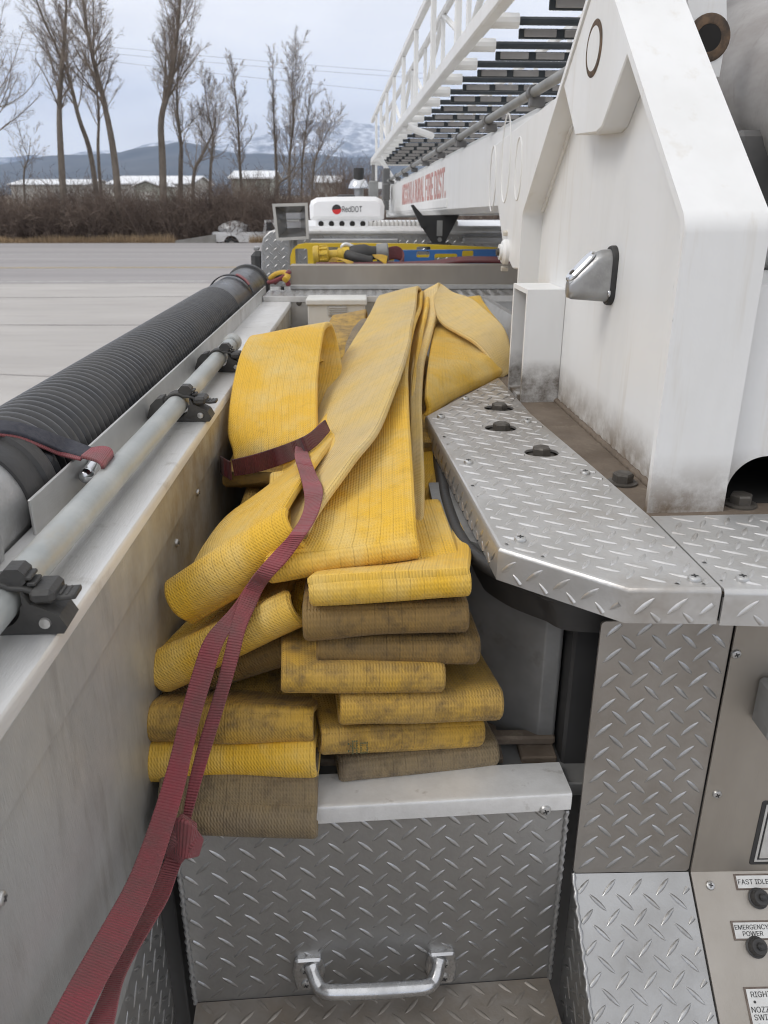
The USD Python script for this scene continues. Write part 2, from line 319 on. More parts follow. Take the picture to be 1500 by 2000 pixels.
def hose_mat(name, clean, dust, grime, lo, hi, glo=0.58, ghi=0.75, ribs=1.0, gam=0.9):
    """Woven, rubber-covered hose: fine ribs along its length, a twill of small dimples, dark lines every 15 mm, and ground-in dirt."""
    k = 2*math.pi
    n = {'uv': ('uvmap', {'attribute': 'st'}), 's': ('separate_xyz', {}), 'g': ('geometry', {}),
         'u1': ('math', {'math_type': 'multiply', 'value2': k/0.0052}), 'v1': ('math', {'math_type': 'multiply', 'value2': k/0.0040}),
         'w1': ('math', {'math_type': 'multiply', 'value2': k/0.0052}),
         'du': ('math', {'math_type': 'add'}), 'sa': ('math', {'math_type': 'sine'}), 'sb': ('math', {'math_type': 'sine'}), 'tw': ('math', {'math_type': 'multiply', 'value2': 0.65}),
         'rv': ('math', {'math_type': 'multiply', 'value2': k/0.0040}), 'rs': ('math', {'math_type': 'sine'}), 'ra': ('math', {'math_type': 'multiply', 'value2': 0.75*ribs}),
         'h1': ('math', {'math_type': 'add'}),
         'ln': ('math', {'math_type': 'multiply', 'value2': 1/0.0165}), 'lf': ('math', {'math_type': 'fraction'}), 'lr': ('rgb_ramp', {'ramp': [(0.0, (0, 0, 0)), (0.04, (1, 1, 1)), (0.96, (1, 1, 1)), (1.0, (0, 0, 0))]}),
         'h2': ('math', {'math_type': 'add'}),
         'b': ('bump', {'strength': 0.85, 'distance': 0.00040}),
         'n1': ('noise_texture', {'scale': 7.0, 'detail': 7.0, 'roughness': 0.66}), 'r1': ('rgb_ramp', {'ramp': [(lo, (0, 0, 0)), (hi, (1, 1, 1))]}),
         'x1': ('mix', {'mix_type': 'mix', 'color1': clean, 'color2': dust}),
         'mp2': ('mapping', {'scale': (1.0, 1.0, 1.0), 'location': (1.3, 0.2, 5.1)}),
         'n2': ('noise_texture', {'scale': 31.0, 'detail': 8.0, 'roughness': 0.72}), 'r2': ('rgb_ramp', {'ramp': [(glo, (0, 0, 0)), (ghi, (gam,)*3)]}),
         'x2': ('mix', {'mix_type': 'mix', 'color2': grime}),
         'twr': ('map_range', {'from_min': -1.0, 'from_max': 0.25, 'to_min': 0.24, 'to_max': 0.0, 'clamp': True}), 'n3': ('noise_texture', {'scale': 11.0, 'detail': 5.0, 'roughness': 0.7}),
         'r3': ('rgb_ramp', {'ramp': [(0.42, (0.15,)*3), (0.62, (1, 1, 1))]}), 'tm': ('math', {'math_type': 'multiply'}), 'x3': ('mix', {'mix_type': 'mix', 'color2': grime}),
         'lm': ('math', {'math_type': 'multiply_add', 'value2': -0.55, 'value3': 0.55}), 'n4': ('noise_texture', {'scale': 30.0, 'detail': 3.0}), 'lm2': ('math', {'math_type': 'multiply'}), 'x4': ('mix', {'mix_type': 'mix', 'color2': (grime[0]*.5, grime[1]*.5, grime[2]*.5)}),
         'p': ('principled_bsdf', {'roughness': 0.62, 'specular_ior_level': 0.30, 'sheen_weight': 0.06})}
    l = [('uv.UV', 's.vector'), ('s.y', 'v1.value1'), ('s.x', 'w1.value1'), ('w1.value', 'du.value1'), ('v1.value', 'du.value2'), ('du.value', 'sb.value1'), ('sb.value', 'tw.value1'), 
         ('s.y', 'rv.value1'), ('rv.value', 'rs.value1'), ('rs.value', 'ra.value1'), ('tw.value', 'h1.value1'), ('ra.value', 'h1.value2'),
         ('s.y', 'ln.value1'), ('ln.value', 'lf.value1'), ('lf.value', 'lr.fac'), ('h1.value', 'h2.value1'), ('lr.color', 'h2.value2'), ('h2.value', 'b.height'), ('b.normal', 'p.normal'),
         ('g.position', 'n1.vector'), ('n1.fac', 'r1.fac'), ('r1.color', 'x1.fac'), ('g.position', 'mp2.vector'), ('mp2.vector', 'n2.vector'), ('n2.fac', 'r2.fac'), ('r2.color', 'x2.fac'), ('x1.color', 'x2.color1'),
         ('h1.value', 'twr.value'), ('mp2.vector', 'n3.vector'), ('n3.fac', 'r3.fac'), ('twr.result', 'tm.value1'), ('r3.color', 'tm.value2'), ('tm.value', 'x3.fac'), ('x2.color', 'x3.color1'),
         ('lr.color', 'lm.value1'), ('g.position', 'n4.vector'), ('lm.value', 'lm2.value1'), ('n4.fac', 'lm2.value2'), ('lm2.value', 'x4.fac'), ('x3.color', 'x4.color1'), ('x4.color', 'p.base_color')]
    M[name] = usdkit.material(stage, f'/World/Looks/{name}', n, l, surface='p.BSDF')

YEL, TAN, GRM = (0.71, 0.42, 0.033), (0.67, 0.485, 0.165), (0.13, 0.085, 0.038)
hose_mat('hose_yellow', YEL, TAN, GRM, 0.44, 0.70, 0.54, 0.80, gam=0.34)
hose_mat('hose_dusty', (0.70, 0.475, 0.12), (0.61, 0.455, 0.205), GRM, 0.30, 0.62, 0.50, 0.82, gam=0.24)
hose_mat('hose_soiled', (0.57, 0.335, 0.036), (0.36, 0.235, 0.075), GRM, 0.30, 0.66, 0.46, 0.70)
hose_mat('hose_brown', (0.30, 0.18, 0.045), (0.175, 0.115, 0.048), (0.07, 0.048, 0.026), 0.32, 0.66, 0.50, 0.72)
hose_mat('hose_grey', (0.28, 0.205, 0.10), (0.195, 0.15, 0.095), (0.09, 0.067, 0.045), 0.30, 0.62, 0.5, 0.72)

def webbing(name, c1, c2):
    k = 2*math.pi
    n = {'uv': ('uvmap', {'attribute': 'st'}), 's': ('separate_xyz', {}), 'g': ('geometry', {}), 'u': ('math', {'math_type': 'multiply', 'value2': k/0.0034}), 'su': ('math', {'math_type': 'sine'}),
         'v': ('math', {'math_type': 'multiply', 'value2': k/0.009}), 'sv': ('math', {'math_type': 'sine'}), 'sv2': ('math', {'math_type': 'multiply', 'value2': 0.25}), 'h': ('math', {'math_type': 'add'}), 'b': ('bump', {'strength': 0.7, 'distance': 0.0007}),
         'n': ('noise_texture', {'scale': 14.0, 'detail': 6.0, 'roughness': 0.7}), 'r': ('rgb_ramp', {'ramp': [(0.36, c1), (0.68, c2)]}), 'p': ('principled_bsdf', {'roughness': 0.6, 'specular_ior_level': 0.35, 'sheen_weight': 0.1})}
    M[name] = usdkit.material(stage, f'/World/Looks/{name}', n, [('uv.UV', 's.vector'), ('s.x', 'u.value1'), ('u.value', 'su.value1'), ('s.y', 'v.value1'), ('v.value', 'sv.value1'), ('sv.value', 'sv2.value1'), ('su.value', 'h.value1'), ('sv2.value', 'h.value2'), ('h.value', 'b.height'),
        ('b.normal', 'p.normal'), ('g.position', 'n.vector'), ('n.fac', 'r.fac'), ('r.color', 'p.base_color')], surface='p.BSDF')
webbing('red_webbing', (0.27, 0.048, 0.060), (0.17, 0.066, 0.064))
webbing('dark_red_webbing', (0.105, 0.014, 0.022), (0.06, 0.02, 0.02))
webbing('yellow_webbing', (0.62, 0.38, 0.03), (0.4, 0.25, 0.05))
webbing('maroon_hose', (0.16, 0.03, 0.035), (0.10, 0.03, 0.03))
webbing('black_webbing', (0.018, 0.018, 0.022), (0.035, 0.035, 0.04))

DUST = (0.19, 0.155, 0.12)
pmat('aluminium', (0.58, 0.58, 0.57), (0.46, 0.455, 0.44), 5, stretch=(1, 1, 1), rough=0.42, rough2=0.55, metal=0.85, spots=DUST, sscale=11, slo=0.56, shi=0.78, samt=0.5, bump=0.0004, bscale=90, bstretch=(6, 0.4, 6), metal2=0.1)
pmat('aluminium_wall', (0.52, 0.53, 0.52), (0.37, 0.37, 0.36), 7, stretch=(1, 1.3, 0.7), rough=0.40, rough2=0.58, metal=0.72, spots=(0.17, 0.15, 0.125), sscale=14, slo=0.52, shi=0.72, samt=0.6, sstretch=(1, 2.0, 0.5), grime=((0.24, 0.185, 0.105), 1.12, 0.72, 0.75), gaxis='y', bump=0.0007, bscale=110, bstretch=(2, 5.0, 0.6), rot=(0.35, 0, 0), metal2=0.25)
pmat('aluminium_ledge', (0.66, 0.655, 0.64), (0.55, 0.54, 0.52), 9, stretch=(1, 0.3, 1), rough=0.45, rough2=0.6, metal=0.55, spots=(0.30, 0.27, 0.23), sscale=26, slo=0.58, shi=0.8, samt=0.6, bump=0.0004, bscale=110, bstretch=(4, 0.6, 4))
pmat('galvanised', (0.33, 0.345, 0.335), (0.42, 0.43, 0.415), 16, rough=0.42, rough2=0.55, metal=0.45, spots=(0.36, 0.29, 0.19), sscale=9, slo=0.56, shi=0.76, samt=0.6, sstretch=(1, .5, 1), bump=0.0005, bscale=70)
pmat('tread_plate', (0.42, 0.42, 0.415), (0.33, 0.325, 0.315), 8, rough=0.30, rough2=0.42, metal=0.88, spots=(0.23, 0.20, 0.165), sscale=9, slo=0.52, shi=0.74, samt=0.45, bump=0.0004, bscale=160, metal2=0.2)
pmat('tread_deck', (0.56, 0.555, 0.545), (0.44, 0.43, 0.41), 8, rough=0.34, rough2=0.48, metal=0.7, spots=(0.20, 0.155, 0.11), sscale=6, slo=0.52, shi=0.72, samt=0.6, bump=0.0005, bscale=140, metal2=0.05, grime=((0.21, 0.165, 0.12), 1.75, 1.05, 0.85), gaxis='y')
pmat('tread_dusty', (0.33, 0.30, 0.265), (0.24, 0.21, 0.175), 9, rough=0.5, rough2=0.65, metal=0.45, spots=(0.20, 0.155, 0.11), sscale=12, slo=0.48, shi=0.7, samt=0.7, bump=0.0005, bscale=160, metal2=0.0)
pmat('tread_console', (0.38, 0.36, 0.335), (0.29, 0.265, 0.235), 6, rough=0.33, rough2=0.46, metal=0.8, spots=(0.24, 0.20, 0.16), sscale=7, slo=0.5, shi=0.75, samt=0.5, bump=0.0004, bscale=160, metal2=0.2)
pmat('steel_panel', (0.40, 0.37, 0.33), (0.33, 0.30, 0.26), 5, rough=0.36, rough2=0.5, metal=0.75, stretch=(1, 1, .3), bump=0.0002, bscale=120, bstretch=(8, 1, .4))
pmat('brushed_strip', (0.78, 0.78, 0.77), (0.68, 0.675, 0.66), 30, rough=0.42, rough2=0.52, metal=0.45, spots=(0.22, 0.19, 0.15), sscale=40, slo=0.6, shi=0.78, samt=0.6, bump=0.0003, bscale=300)
pmat('chrome', (0.72, 0.73, 0.74), (0.62, 0.63, 0.65), 20, rough=0.09, rough2=0.2, metal=1.0)
pmat('cast_metal', (0.42, 0.42, 0.42), (0.33, 0.33, 0.325), 30, rough=0.35, rough2=0.5, metal=0.8, bump=0.0004, bscale=250)
pmat('screw_metal', (0.55, 0.55, 0.54), (0.42, 0.41, 0.39), 60, rough=0.3, rough2=0.45, metal=0.9)
pmat('bolt_dark', (0.105, 0.095, 0.082), (0.07, 0.062, 0.053), 50, rough=0.5, rough2=0.7, metal=0.35, bump=0.0004, bscale=300)
pmat('white_paint', (0.77, 0.767, 0.752), (0.72, 0.715, 0.695), 3.5, stretch=(2.2, 2.2, 0.5), rough=0.34, rough2=0.46, spots=(0.52, 0.47, 0.38), sscale=7, slo=0.60, shi=0.82, samt=0.5, sstretch=(2.4, 2.4, 0.5), bump=0.0004, bscale=35)
pmat('white_pedestal', (0.76, 0.757, 0.742), (0.705, 0.70, 0.68), 3.5, stretch=(2.6, 2.6, 0.5), rough=0.34, rough2=0.48, spots=(0.50, 0.43, 0.32), sscale=6, slo=0.58, shi=0.80, samt=0.4, sstretch=(5, 5, 0.4), bump=0.0004, bscale=35, grime=((0.15, 0.105, 0.062), -0.405, -0.325, 0.95))
pmat('white_foot', (0.80, 0.80, 0.79), (0.75, 0.745, 0.73), 3.5, stretch=(2.6, 2.6, 0.5), rough=0.36, rough2=0.5, grime=((0.085, 0.064, 0.043), -0.36, -0.318, 1.0))
pmat('white_box', (0.66, 0.655, 0.62), (0.58, 0.57, 0.53), 5, stretch=(2, 2, .6), rough=0.45, spots=(0.3, 0.27, 0.2), sscale=16, slo=0.6, shi=0.8, samt=0.5)
pmat('chipped_edge', (0.60, 0.58, 0.53), (0.20, 0.18, 0.15), 160, lo=0.45, hi=0.68, rough=0.55)
pmat('rust', (0.15, 0.095, 0.055), (0.045, 0.034, 0.026), 60, rough=0.8, bump=0.001, bscale=120)
pmat('rust_stain', (0.56, 0.48, 0.36), (0.34, 0.25, 0.15), 30, rough=0.6)
pmat('weld', (0.70, 0.675, 0.62), (0.52, 0.46, 0.36), 40, rough=0.5, bump=0.002, bscale=130)
pmat('dirty_base', (0.165, 0.130, 0.098), (0.115, 0.088, 0.064), 12, rough=0.75, rough2=0.9, spots=(0.28, 0.235, 0.18), sscale=24, slo=0.58, shi=0.75, samt=0.7, bump=0.0015, bscale=120)
pmat('post_grey', (0.235, 0.235, 0.23), (0.155, 0.152, 0.145), 7, rough=0.45, rough2=0.6, metal=0.35, spots=(0.07, 0.055, 0.04), sscale=10, slo=0.58, shi=0.74, samt=0.8, bump=0.0005, bscale=100)
pmat('black_paint', (0.022, 0.022, 0.023), (0.034, 0.033, 0.032), 9, rough=0.5, rough2=0.65)
pmat('black_rubber', (0.020, 0.020, 0.021), (0.042, 0.040, 0.038), 14, rough=0.48, rough2=0.62, bump=0.0005, bscale=200)
pmat('hose_rubber', (0.018, 0.019, 0.021), (0.042, 0.041, 0.040), 9, rough=0.24, rough2=0.42, spots=(0.14, 0.125, 0.105), sscale=34, slo=0.64, shi=0.80, samt=0.5, bump=0.0004, bscale=240)
pmat('clamp_rubber', (0.030, 0.029, 0.028), (0.052, 0.050, 0.046), 16, rough=0.55, rough2=0.7, bump=0.0006, bscale=220)
pmat('cylinder_grey', (0.40, 0.385, 0.37), (0.31, 0.29, 0.275), 6, stretch=(1, 1, 3), rough=0.45, rough2=0.6, metal=0.3, spots=(0.14, 0.115, 0.10), sscale=13, slo=0.55, shi=0.75, samt=0.7, sstretch=(1, 1, .4), bump=0.001, bscale=60)
pmat('dark_void', (0.012, 0.011, 0.010), (0.018, 0.016, 0.014), 8, rough=0.9)  # near-black that stands in for the shade inside holes and openings
pmat('grey_rail', (0.30, 0.30, 0.29), (0.22, 0.22, 0.21), 12, rough=0.5, metal=0.3)
pmat('rung_rubber', (0.016, 0.022, 0.027), (0.028, 0.034, 0.038), 20, rough=0.5)
pmat('rung_metal', (0.36, 0.345, 0.33), (0.28, 0.265, 0.25), 10, rough=0.5, metal=0.3)
pmat('red_letter', (0.45, 0.15, 0.13), (0.56, 0.36, 0.32), 40, rough=0.5)
pmat('black_print', (0.03, 0.03, 0.03), rough=0.5)
pmat('red_print', (0.55, 0.03, 0.03), rough=0.4)
pmat('green_print', (0.07, 0.09, 0.05), (0.12, 0.12, 0.05), 200, rough=0.6)
pmat('label_plate', (0.62, 0.62, 0.60), (0.52, 0.51, 0.49), 40, rough=0.35, metal=0.4)
pmat('label_rim', (0.16, 0.13, 0.11), (0.10, 0.075, 0.06), 60, rough=0.6)
pmat('board_yellow', (0.72, 0.50, 0.02), (0.66, 0.44, 0.03), 6, rough=0.4, spots=(0.35, 0.24, 0.05), sscale=20, slo=0.62, shi=0.8, samt=0.6)
pmat('board_blue', (0.04, 0.16, 0.42), (0.05, 0.14, 0.34), 6, rough=0.4)
pmat('nozzle_yellow', (0.62, 0.42, 0.035), (0.42, 0.28, 0.05), 30, rough=0.5)
pmat('lamp_shell', (0.50, 0.49, 0.46), (0.42, 0.41, 0.39), 10, rough=0.4)
pmat('lamp_reflector', (0.52, 0.52, 0.51), (0.44, 0.43, 0.42), 10, rough=0.25, metal=0.9)
pmat('cast_white', (0.80, 0.80, 0.80), (0.75, 0.75, 0.74), 4, rough=0.35)
pmat('cab_dark', (0.10, 0.10, 0.10), (0.16, 0.155, 0.15), 8, rough=0.5)
pmat('weathered_tape', (0.035, 0.037, 0.05), (0.06, 0.06, 0.07), 120, rough=0.9, bump=0.002, bscale=500)
pmat('asphalt', (0.375, 0.355, 0.335), (0.44, 0.42, 0.395), 0.35, rough=0.9, spots=(0.325, 0.30, 0.285), sscale=2.5, slo=0.5, shi=0.75, samt=0.7, bump=0.01, bscale=40, stretch=(.3, 1, 1), sstretch=(.15, 1, 1))
pmat('road_asphalt', (0.27, 0.255, 0.252), (0.33, 0.312, 0.305), 0.5, rough=0.9, stretch=(.06, 1, 1), spots=(0.215, 0.205, 0.205), sscale=.8, slo=0.45, shi=0.7, samt=0.7, sstretch=(.04, 1, 1), bump=0.01, bscale=40)
pmat('paint_white', (0.50, 0.49, 0.47), (0.33, 0.32, 0.31), 3, rough=0.8)
pmat('paint_yellow', (0.50, 0.36, 0.13), (0.36, 0.29, 0.17), 3, rough=0.8)
pmat('earth', (0.15, 0.115, 0.078), (0.20, 0.16, 0.105), 0.25, rough=0.95)
pmat('bark', (0.19, 0.16, 0.13), (0.115, 0.095, 0.077), 3, stretch=(1, 1, .35), rough=0.9, bump=0.02, bscale=9)
pmat('twig', (0.27, 0.225, 0.185), (0.18, 0.148, 0.12), 0.6, rough=0.9)
pmat('brush_twig', (0.19, 0.145, 0.115), (0.10, 0.073, 0.06), 0.45, lo=0.36, hi=0.62, rough=0.95)
pmat('dry_grass', (0.34, 0.245, 0.145), (0.22, 0.155, 0.09), 0.7, rough=0.95)
pmat('shed_wall', (0.36, 0.37, 0.32), (0.32, 0.33, 0.29), 0.2, rough=0.8)
pmat('shed_pale', (0.50, 0.49, 0.45), (0.42, 0.41, 0.38), 0.2, rough=0.8)
pmat('shed_roof', (0.74, 0.76, 0.78), (0.66, 0.67, 0.69), 0.2, rough=0.45)
pmat('car_white', (0.78, 0.78, 0.78), (0.70, 0.69, 0.68), 2, rough=0.3, coat=0.3)
pmat('concrete', (0.33, 0.32, 0.30), (0.25, 0.24, 0.22), 1.5, rough=0.9)
pmat('forest', (0.045, 0.054, 0.058), (0.08, 0.085, 0.083), 0.004, rough=1.0, spots=(0.32, 0.31, 0.29), sscale=0.0035, slo=0.62, shi=0.72, samt=0.35)
pmat('wire', (0.05, 0.05, 0.055), rough=0.6)
pmat('tread_lug', (0.47, 0.47, 0.465), (0.34, 0.335, 0.325), 30, rough=0.24, rough2=0.4, metal=0.9, spots=(0.26, 0.235, 0.20), sscale=12, slo=0.52, shi=0.74, samt=0.5)
pmat('tread_lug_deck', (0.62, 0.615, 0.605), (0.48, 0.47, 0.45), 30, rough=0.28, rough2=0.42, metal=0.8, spots=(0.30, 0.25, 0.19), sscale=7, slo=0.54, shi=0.74, samt=0.5, grime=((0.25, 0.205, 0.155), 1.9, 1.15, 0.75), gaxis='y')
pmat('tread_lug_dusty', (0.37, 0.34, 0.305), (0.26, 0.23, 0.195), 30, rough=0.4, rough2=0.6, metal=0.5)
pmat('polished_handle', (0.62, 0.62, 0.62), (0.50, 0.50, 0.495), 40, rough=0.16, rough2=0.34, metal=0.95, bump=0.0002, bscale=200)
# snow above the tree line: a real change of cover with height
M['snow_mountain'] = usdkit.material(stage, '/World/Looks/snow_mountain', {'g': ('geometry', {}), 's': ('separate_xyz', {}), 'n': ('noise_texture', {'scale': 0.0022, 'detail': 8.0, 'roughness': 0.68}),
    'a': ('math', {'math_type': 'multiply_add', 'value2': 1100.0, 'value3': -550.0}), 'z': ('math', {'math_type': 'add'}), 'r': ('map_range', {'from_min': 330.0, 'from_max': 540.0, 'clamp': True}),
    'n2': ('noise_texture', {'scale': 0.006, 'detail': 8.0, 'roughness': 0.75}), 'r2': ('rgb_ramp', {'ramp': [(0.42, (0.25,)*3), (0.60, (1, 1, 1))]}), 'mm': ('math', {'math_type': 'multiply'}),
    'x': ('mix', {'mix_type': 'mix', 'color1': (0.035, 0.042, 0.045), 'color2': (0.80, 0.81, 0.83)}), 'p': ('principled_bsdf', {'roughness': 0.9})},
    [('g.position', 's.vector'), ('g.position', 'n.vector'), ('n.fac', 'a.value1'), ('s.z', 'z.value1'), ('a.value', 'z.value2'), ('z.value', 'r.value'), ('g.position', 'n2.vector'), ('n2.fac', 'r2.fac'), ('r.result', 'mm.value1'), ('r2.color', 'mm.value2'), ('mm.value', 'x.fac'), ('x.color', 'p.base_color')], surface='p.BSDF')

# edge wear: paint chipped off sharp corners, down to grey primer
for _n in ('white_pedestal',):
    _p = f'/World/Looks/{_n}'
    def _sh(nm, kind, **kw):
        q = UsdShade.Shader.Define(stage, f'{_p}/{nm}'); q.CreateIdAttr(f'cycles_{kind}')
        for k_, v_ in kw.items():
            t_ = Sdf.ValueTypeNames.Token if isinstance(v_, str) else Sdf.ValueTypeNames.Bool if isinstance(v_, bool) else Sdf.ValueTypeNames.Int if isinstance(v_, int) else Sdf.ValueTypeNames.Float3 if isinstance(v_, tuple) else Sdf.ValueTypeNames.Float
            q.CreateInput(k_, t_).Set(Gf.Vec3f(*v_) if isinstance(v_, tuple) else v_)
        return q
    def _ln(a, ao, b, bi): b.CreateInput(bi, Sdf.ValueTypeNames.Token).ConnectToSource(a.CreateOutput(ao, Sdf.ValueTypeNames.Token))
    g_ = UsdShade.Shader.Get(stage, f'{_p}/g'); bv = _sh('ew_bevel', 'bevel', samples=6, radius=0.0035); dt = _sh('ew_dot', 'vector_math', math_type='dot_product'); _ln(bv, 'bevel', dt, 'vector1'); _ln(g_, 'normal', dt, 'vector2')
    mr = _sh('ew_map', 'map_range', from_min=0.995, from_max=0.90, to_min=0.0, to_max=1.0, clamp=True); _ln(dt, 'value', mr, 'value')
    nz = _sh('ew_noise', 'noise_texture', scale=21.0, detail=7.0, roughness=0.75); _ln(g_, 'position', nz, 'vector'); nr = _sh('ew_nr', 'map_range', from_min=0.60, from_max=0.68, to_min=0.0, to_max=0.85, clamp=True); _ln(nz, 'fac', nr, 'value')
    mm = _sh('ew_mul', 'math', math_type='multiply'); mm.CreateInput('use_clamp', Sdf.ValueTypeNames.Bool).Set(True); _ln(mr, 'result', mm, 'value1'); _ln(nr, 'result', mm, 'value2')
    x3 = UsdShade.Shader.Get(stage, f'{_p}/x3'); xm = _sh('ew_mix', 'mix', mix_type='mix', color2=(0.13, 0.115, 0.10)); _ln(mm, 'value', xm, 'fac'); _ln(x3, 'color', xm, 'color1')
    _ln(xm, 'color', UsdShade.Shader.Get(stage, f'{_p}/p'), 'base_color')

# ================================================================ the setting: ground, road, hills
def grid(xs, ys, zf):
    X, Y = np.meshgrid(xs, ys); Z = zf(X, Y); n = len(xs); v = np.stack([X, Y, Z], -1).reshape(-1, 3)
    i = (np.arange(len(ys)-1)[:, None]*n + np.arange(n-1)[None]).ravel(); f = np.concatenate([np.stack([i, i+1, i+n+1], 1), np.stack([i, i+n+1, i+n], 1)])
    return trimesh.Trimesh(v, f, process=False)
gx = np.concatenate([[-18000, -6000, -2000, -600], np.linspace(-200, 200, 41), [600, 2000, 6000, 18000]])
gy = np.concatenate([[-18000, -3000, -300], np.linspace(-60, 46, 20), [48.8, 49.6, 50.4, 51.2, 52], np.linspace(56, 300, 26), [600, 1500, 4000, 9000, 18000]])
setting('ground', grid(gx, gy, lambda X, Y: GROUND-0.012-0.55*np.clip((Y-48.8)/2.6, 0, 1)), 'earth')
setting('yard_pavement', quad((-260, -60, GROUND-.004), (260, -60, GROUND-.004), (260, 26.2, GROUND-.004), (-260, 26.2, GROUND-.004)), 'asphalt')
road = setting('road', quad((-260, 26.2, GROUND), (260, 26.2, GROUND), (260, 48.8, GROUND), (-260, 48.8, GROUND)), 'road_asphalt')
for nm, y, w, m in (('edge_line', 26.75, .16, 'paint_white'), ('centre_line', 31.8, .13, 'paint_yellow'), ('centre_line', 32.15, .13, 'paint_yellow'), ('edge_line', 39.6, .14, 'paint_white')):
    part(road, nm, quad((-260, y, GROUND+.004), (260, y, GROUND+.004), (260, y+w, GROUND+.004), (-260, y+w, GROUND+.004)), m, False)
def wig(y, w, x0, x1, seed, amp=.12):
    x = np.linspace(x0, x1, 160); c = y + amp*(meshkit.fbm(np.column_stack([x*.25, np.full(160, seed), np.zeros(160)]))-.5)*2; hw = w*(.6+.8*meshkit.noise(np.column_stack([x*.9, np.full(160, seed+9.), np.zeros(160)])))
    v = np.concatenate([np.column_stack([x, c-hw/2, np.full(160, GROUND+.004*(y > 26))]), np.column_stack([x, c+hw/2, np.full(160, GROUND+.004*(y > 26))])]); i = np.arange(159)
    return trimesh.Trimesh(v, np.concatenate([np.stack([i, i+1, i+161], 1), np.stack([i, i+161, i+160], 1)]), process=False)
pmat('tar', (0.155, 0.14, 0.135), (0.20, 0.18, 0.172), 3, rough=.8)
yard = '/World/yard_pavement'
part(yard, 'tar_seam', wig(17.5, .07, -60, 20, 1.5), 'tar', False)
part(yard, 'tar_seam', wig(22.6, .05, -60, 20, 4.5, .3), 'tar', False)
part(yard, 'tar_seam', wig(12.3, .025, -60, 0, 7.5, .5), 'tar', False)
part(road, 'tar_seam', wig(36.0, .06, -60, 40, 9.5, .15), 'tar', False)

def ridge(az_deg, h, rc, r0, r1, seed, rough, nr=60, na=260):
    az = np.radians(np.linspace(-62, 62, na)); H = np.interp(np.degrees(az), az_deg, h); t = np.linspace(0, 1, nr); r = r0 + (r1-r0)*t; c = (rc-r0)/(r1-r0)
    sh = np.where(t < c, (t/c)**1.15, np.clip(1-(t-c)/(1-c), 0, 1)**.8)
    A, Rr = np.meshgrid(az, r); X, Y = Rr*np.sin(A), Rr*np.cos(A)
    q = np.stack([X/rc*9, Y/rc*9, np.zeros_like(X)], -1); n1 = 1-np.abs(2*meshkit.fbm(q, 5, seed)-1); n2 = meshkit.fbm(q*2.7, 5, seed+3)
    Z = GROUND-1 + H[None]*sh[:, None]*(1-rough + rough*(0.62*n1+0.5*n2)*1.15)
    v = np.stack([X, Y, Z], -1).reshape(-1, 3); i = (np.arange(nr-1)[:, None]*na + np.arange(na-1)[None]).ravel()
    return trimesh.Trimesh(v, np.concatenate([np.stack([i, i+1, i+na+1], 1), np.stack([i, i+na+1, i+na], 1)]), process=False)
def azel(u, v): d = ray(u, v); return math.degrees(math.atan2(d[0], d[1])), d[2]/math.hypot(d[0], d[1])
_b = [azel(*p) for p in ((-900, 330), (-300, 322), (0, 318), (100, 303), (160, 297), (225, 296), (275, 284), (300, 280), (350, 274), (400, 281), (440, 292), (500, 296), (600, 297), (720, 300), (1000, 296), (1500, 300), (2300, 310))]
setting('forested_hills', ridge([a for a, _ in _b], [e*6500 for _, e in _b], 6500, 3600, 9000, 4, .24), 'forest', True)
_b = [azel(*p) for p in ((-900, 318), (-300, 305), (0, 302), (120, 300), (240, 292), (300, 276), (420, 270), (480, 256), (530, 246), (590, 236), (640, 232), (690, 234), (730, 238), (850, 248), (1100, 262), (1500, 258), (2300, 290))]
setting('snowy_mountains', ridge([a for a, _ in _b], [e*12500 for _, e in _b], 12500, 9200, 15500, 11, .30), 'snow_mountain', True)

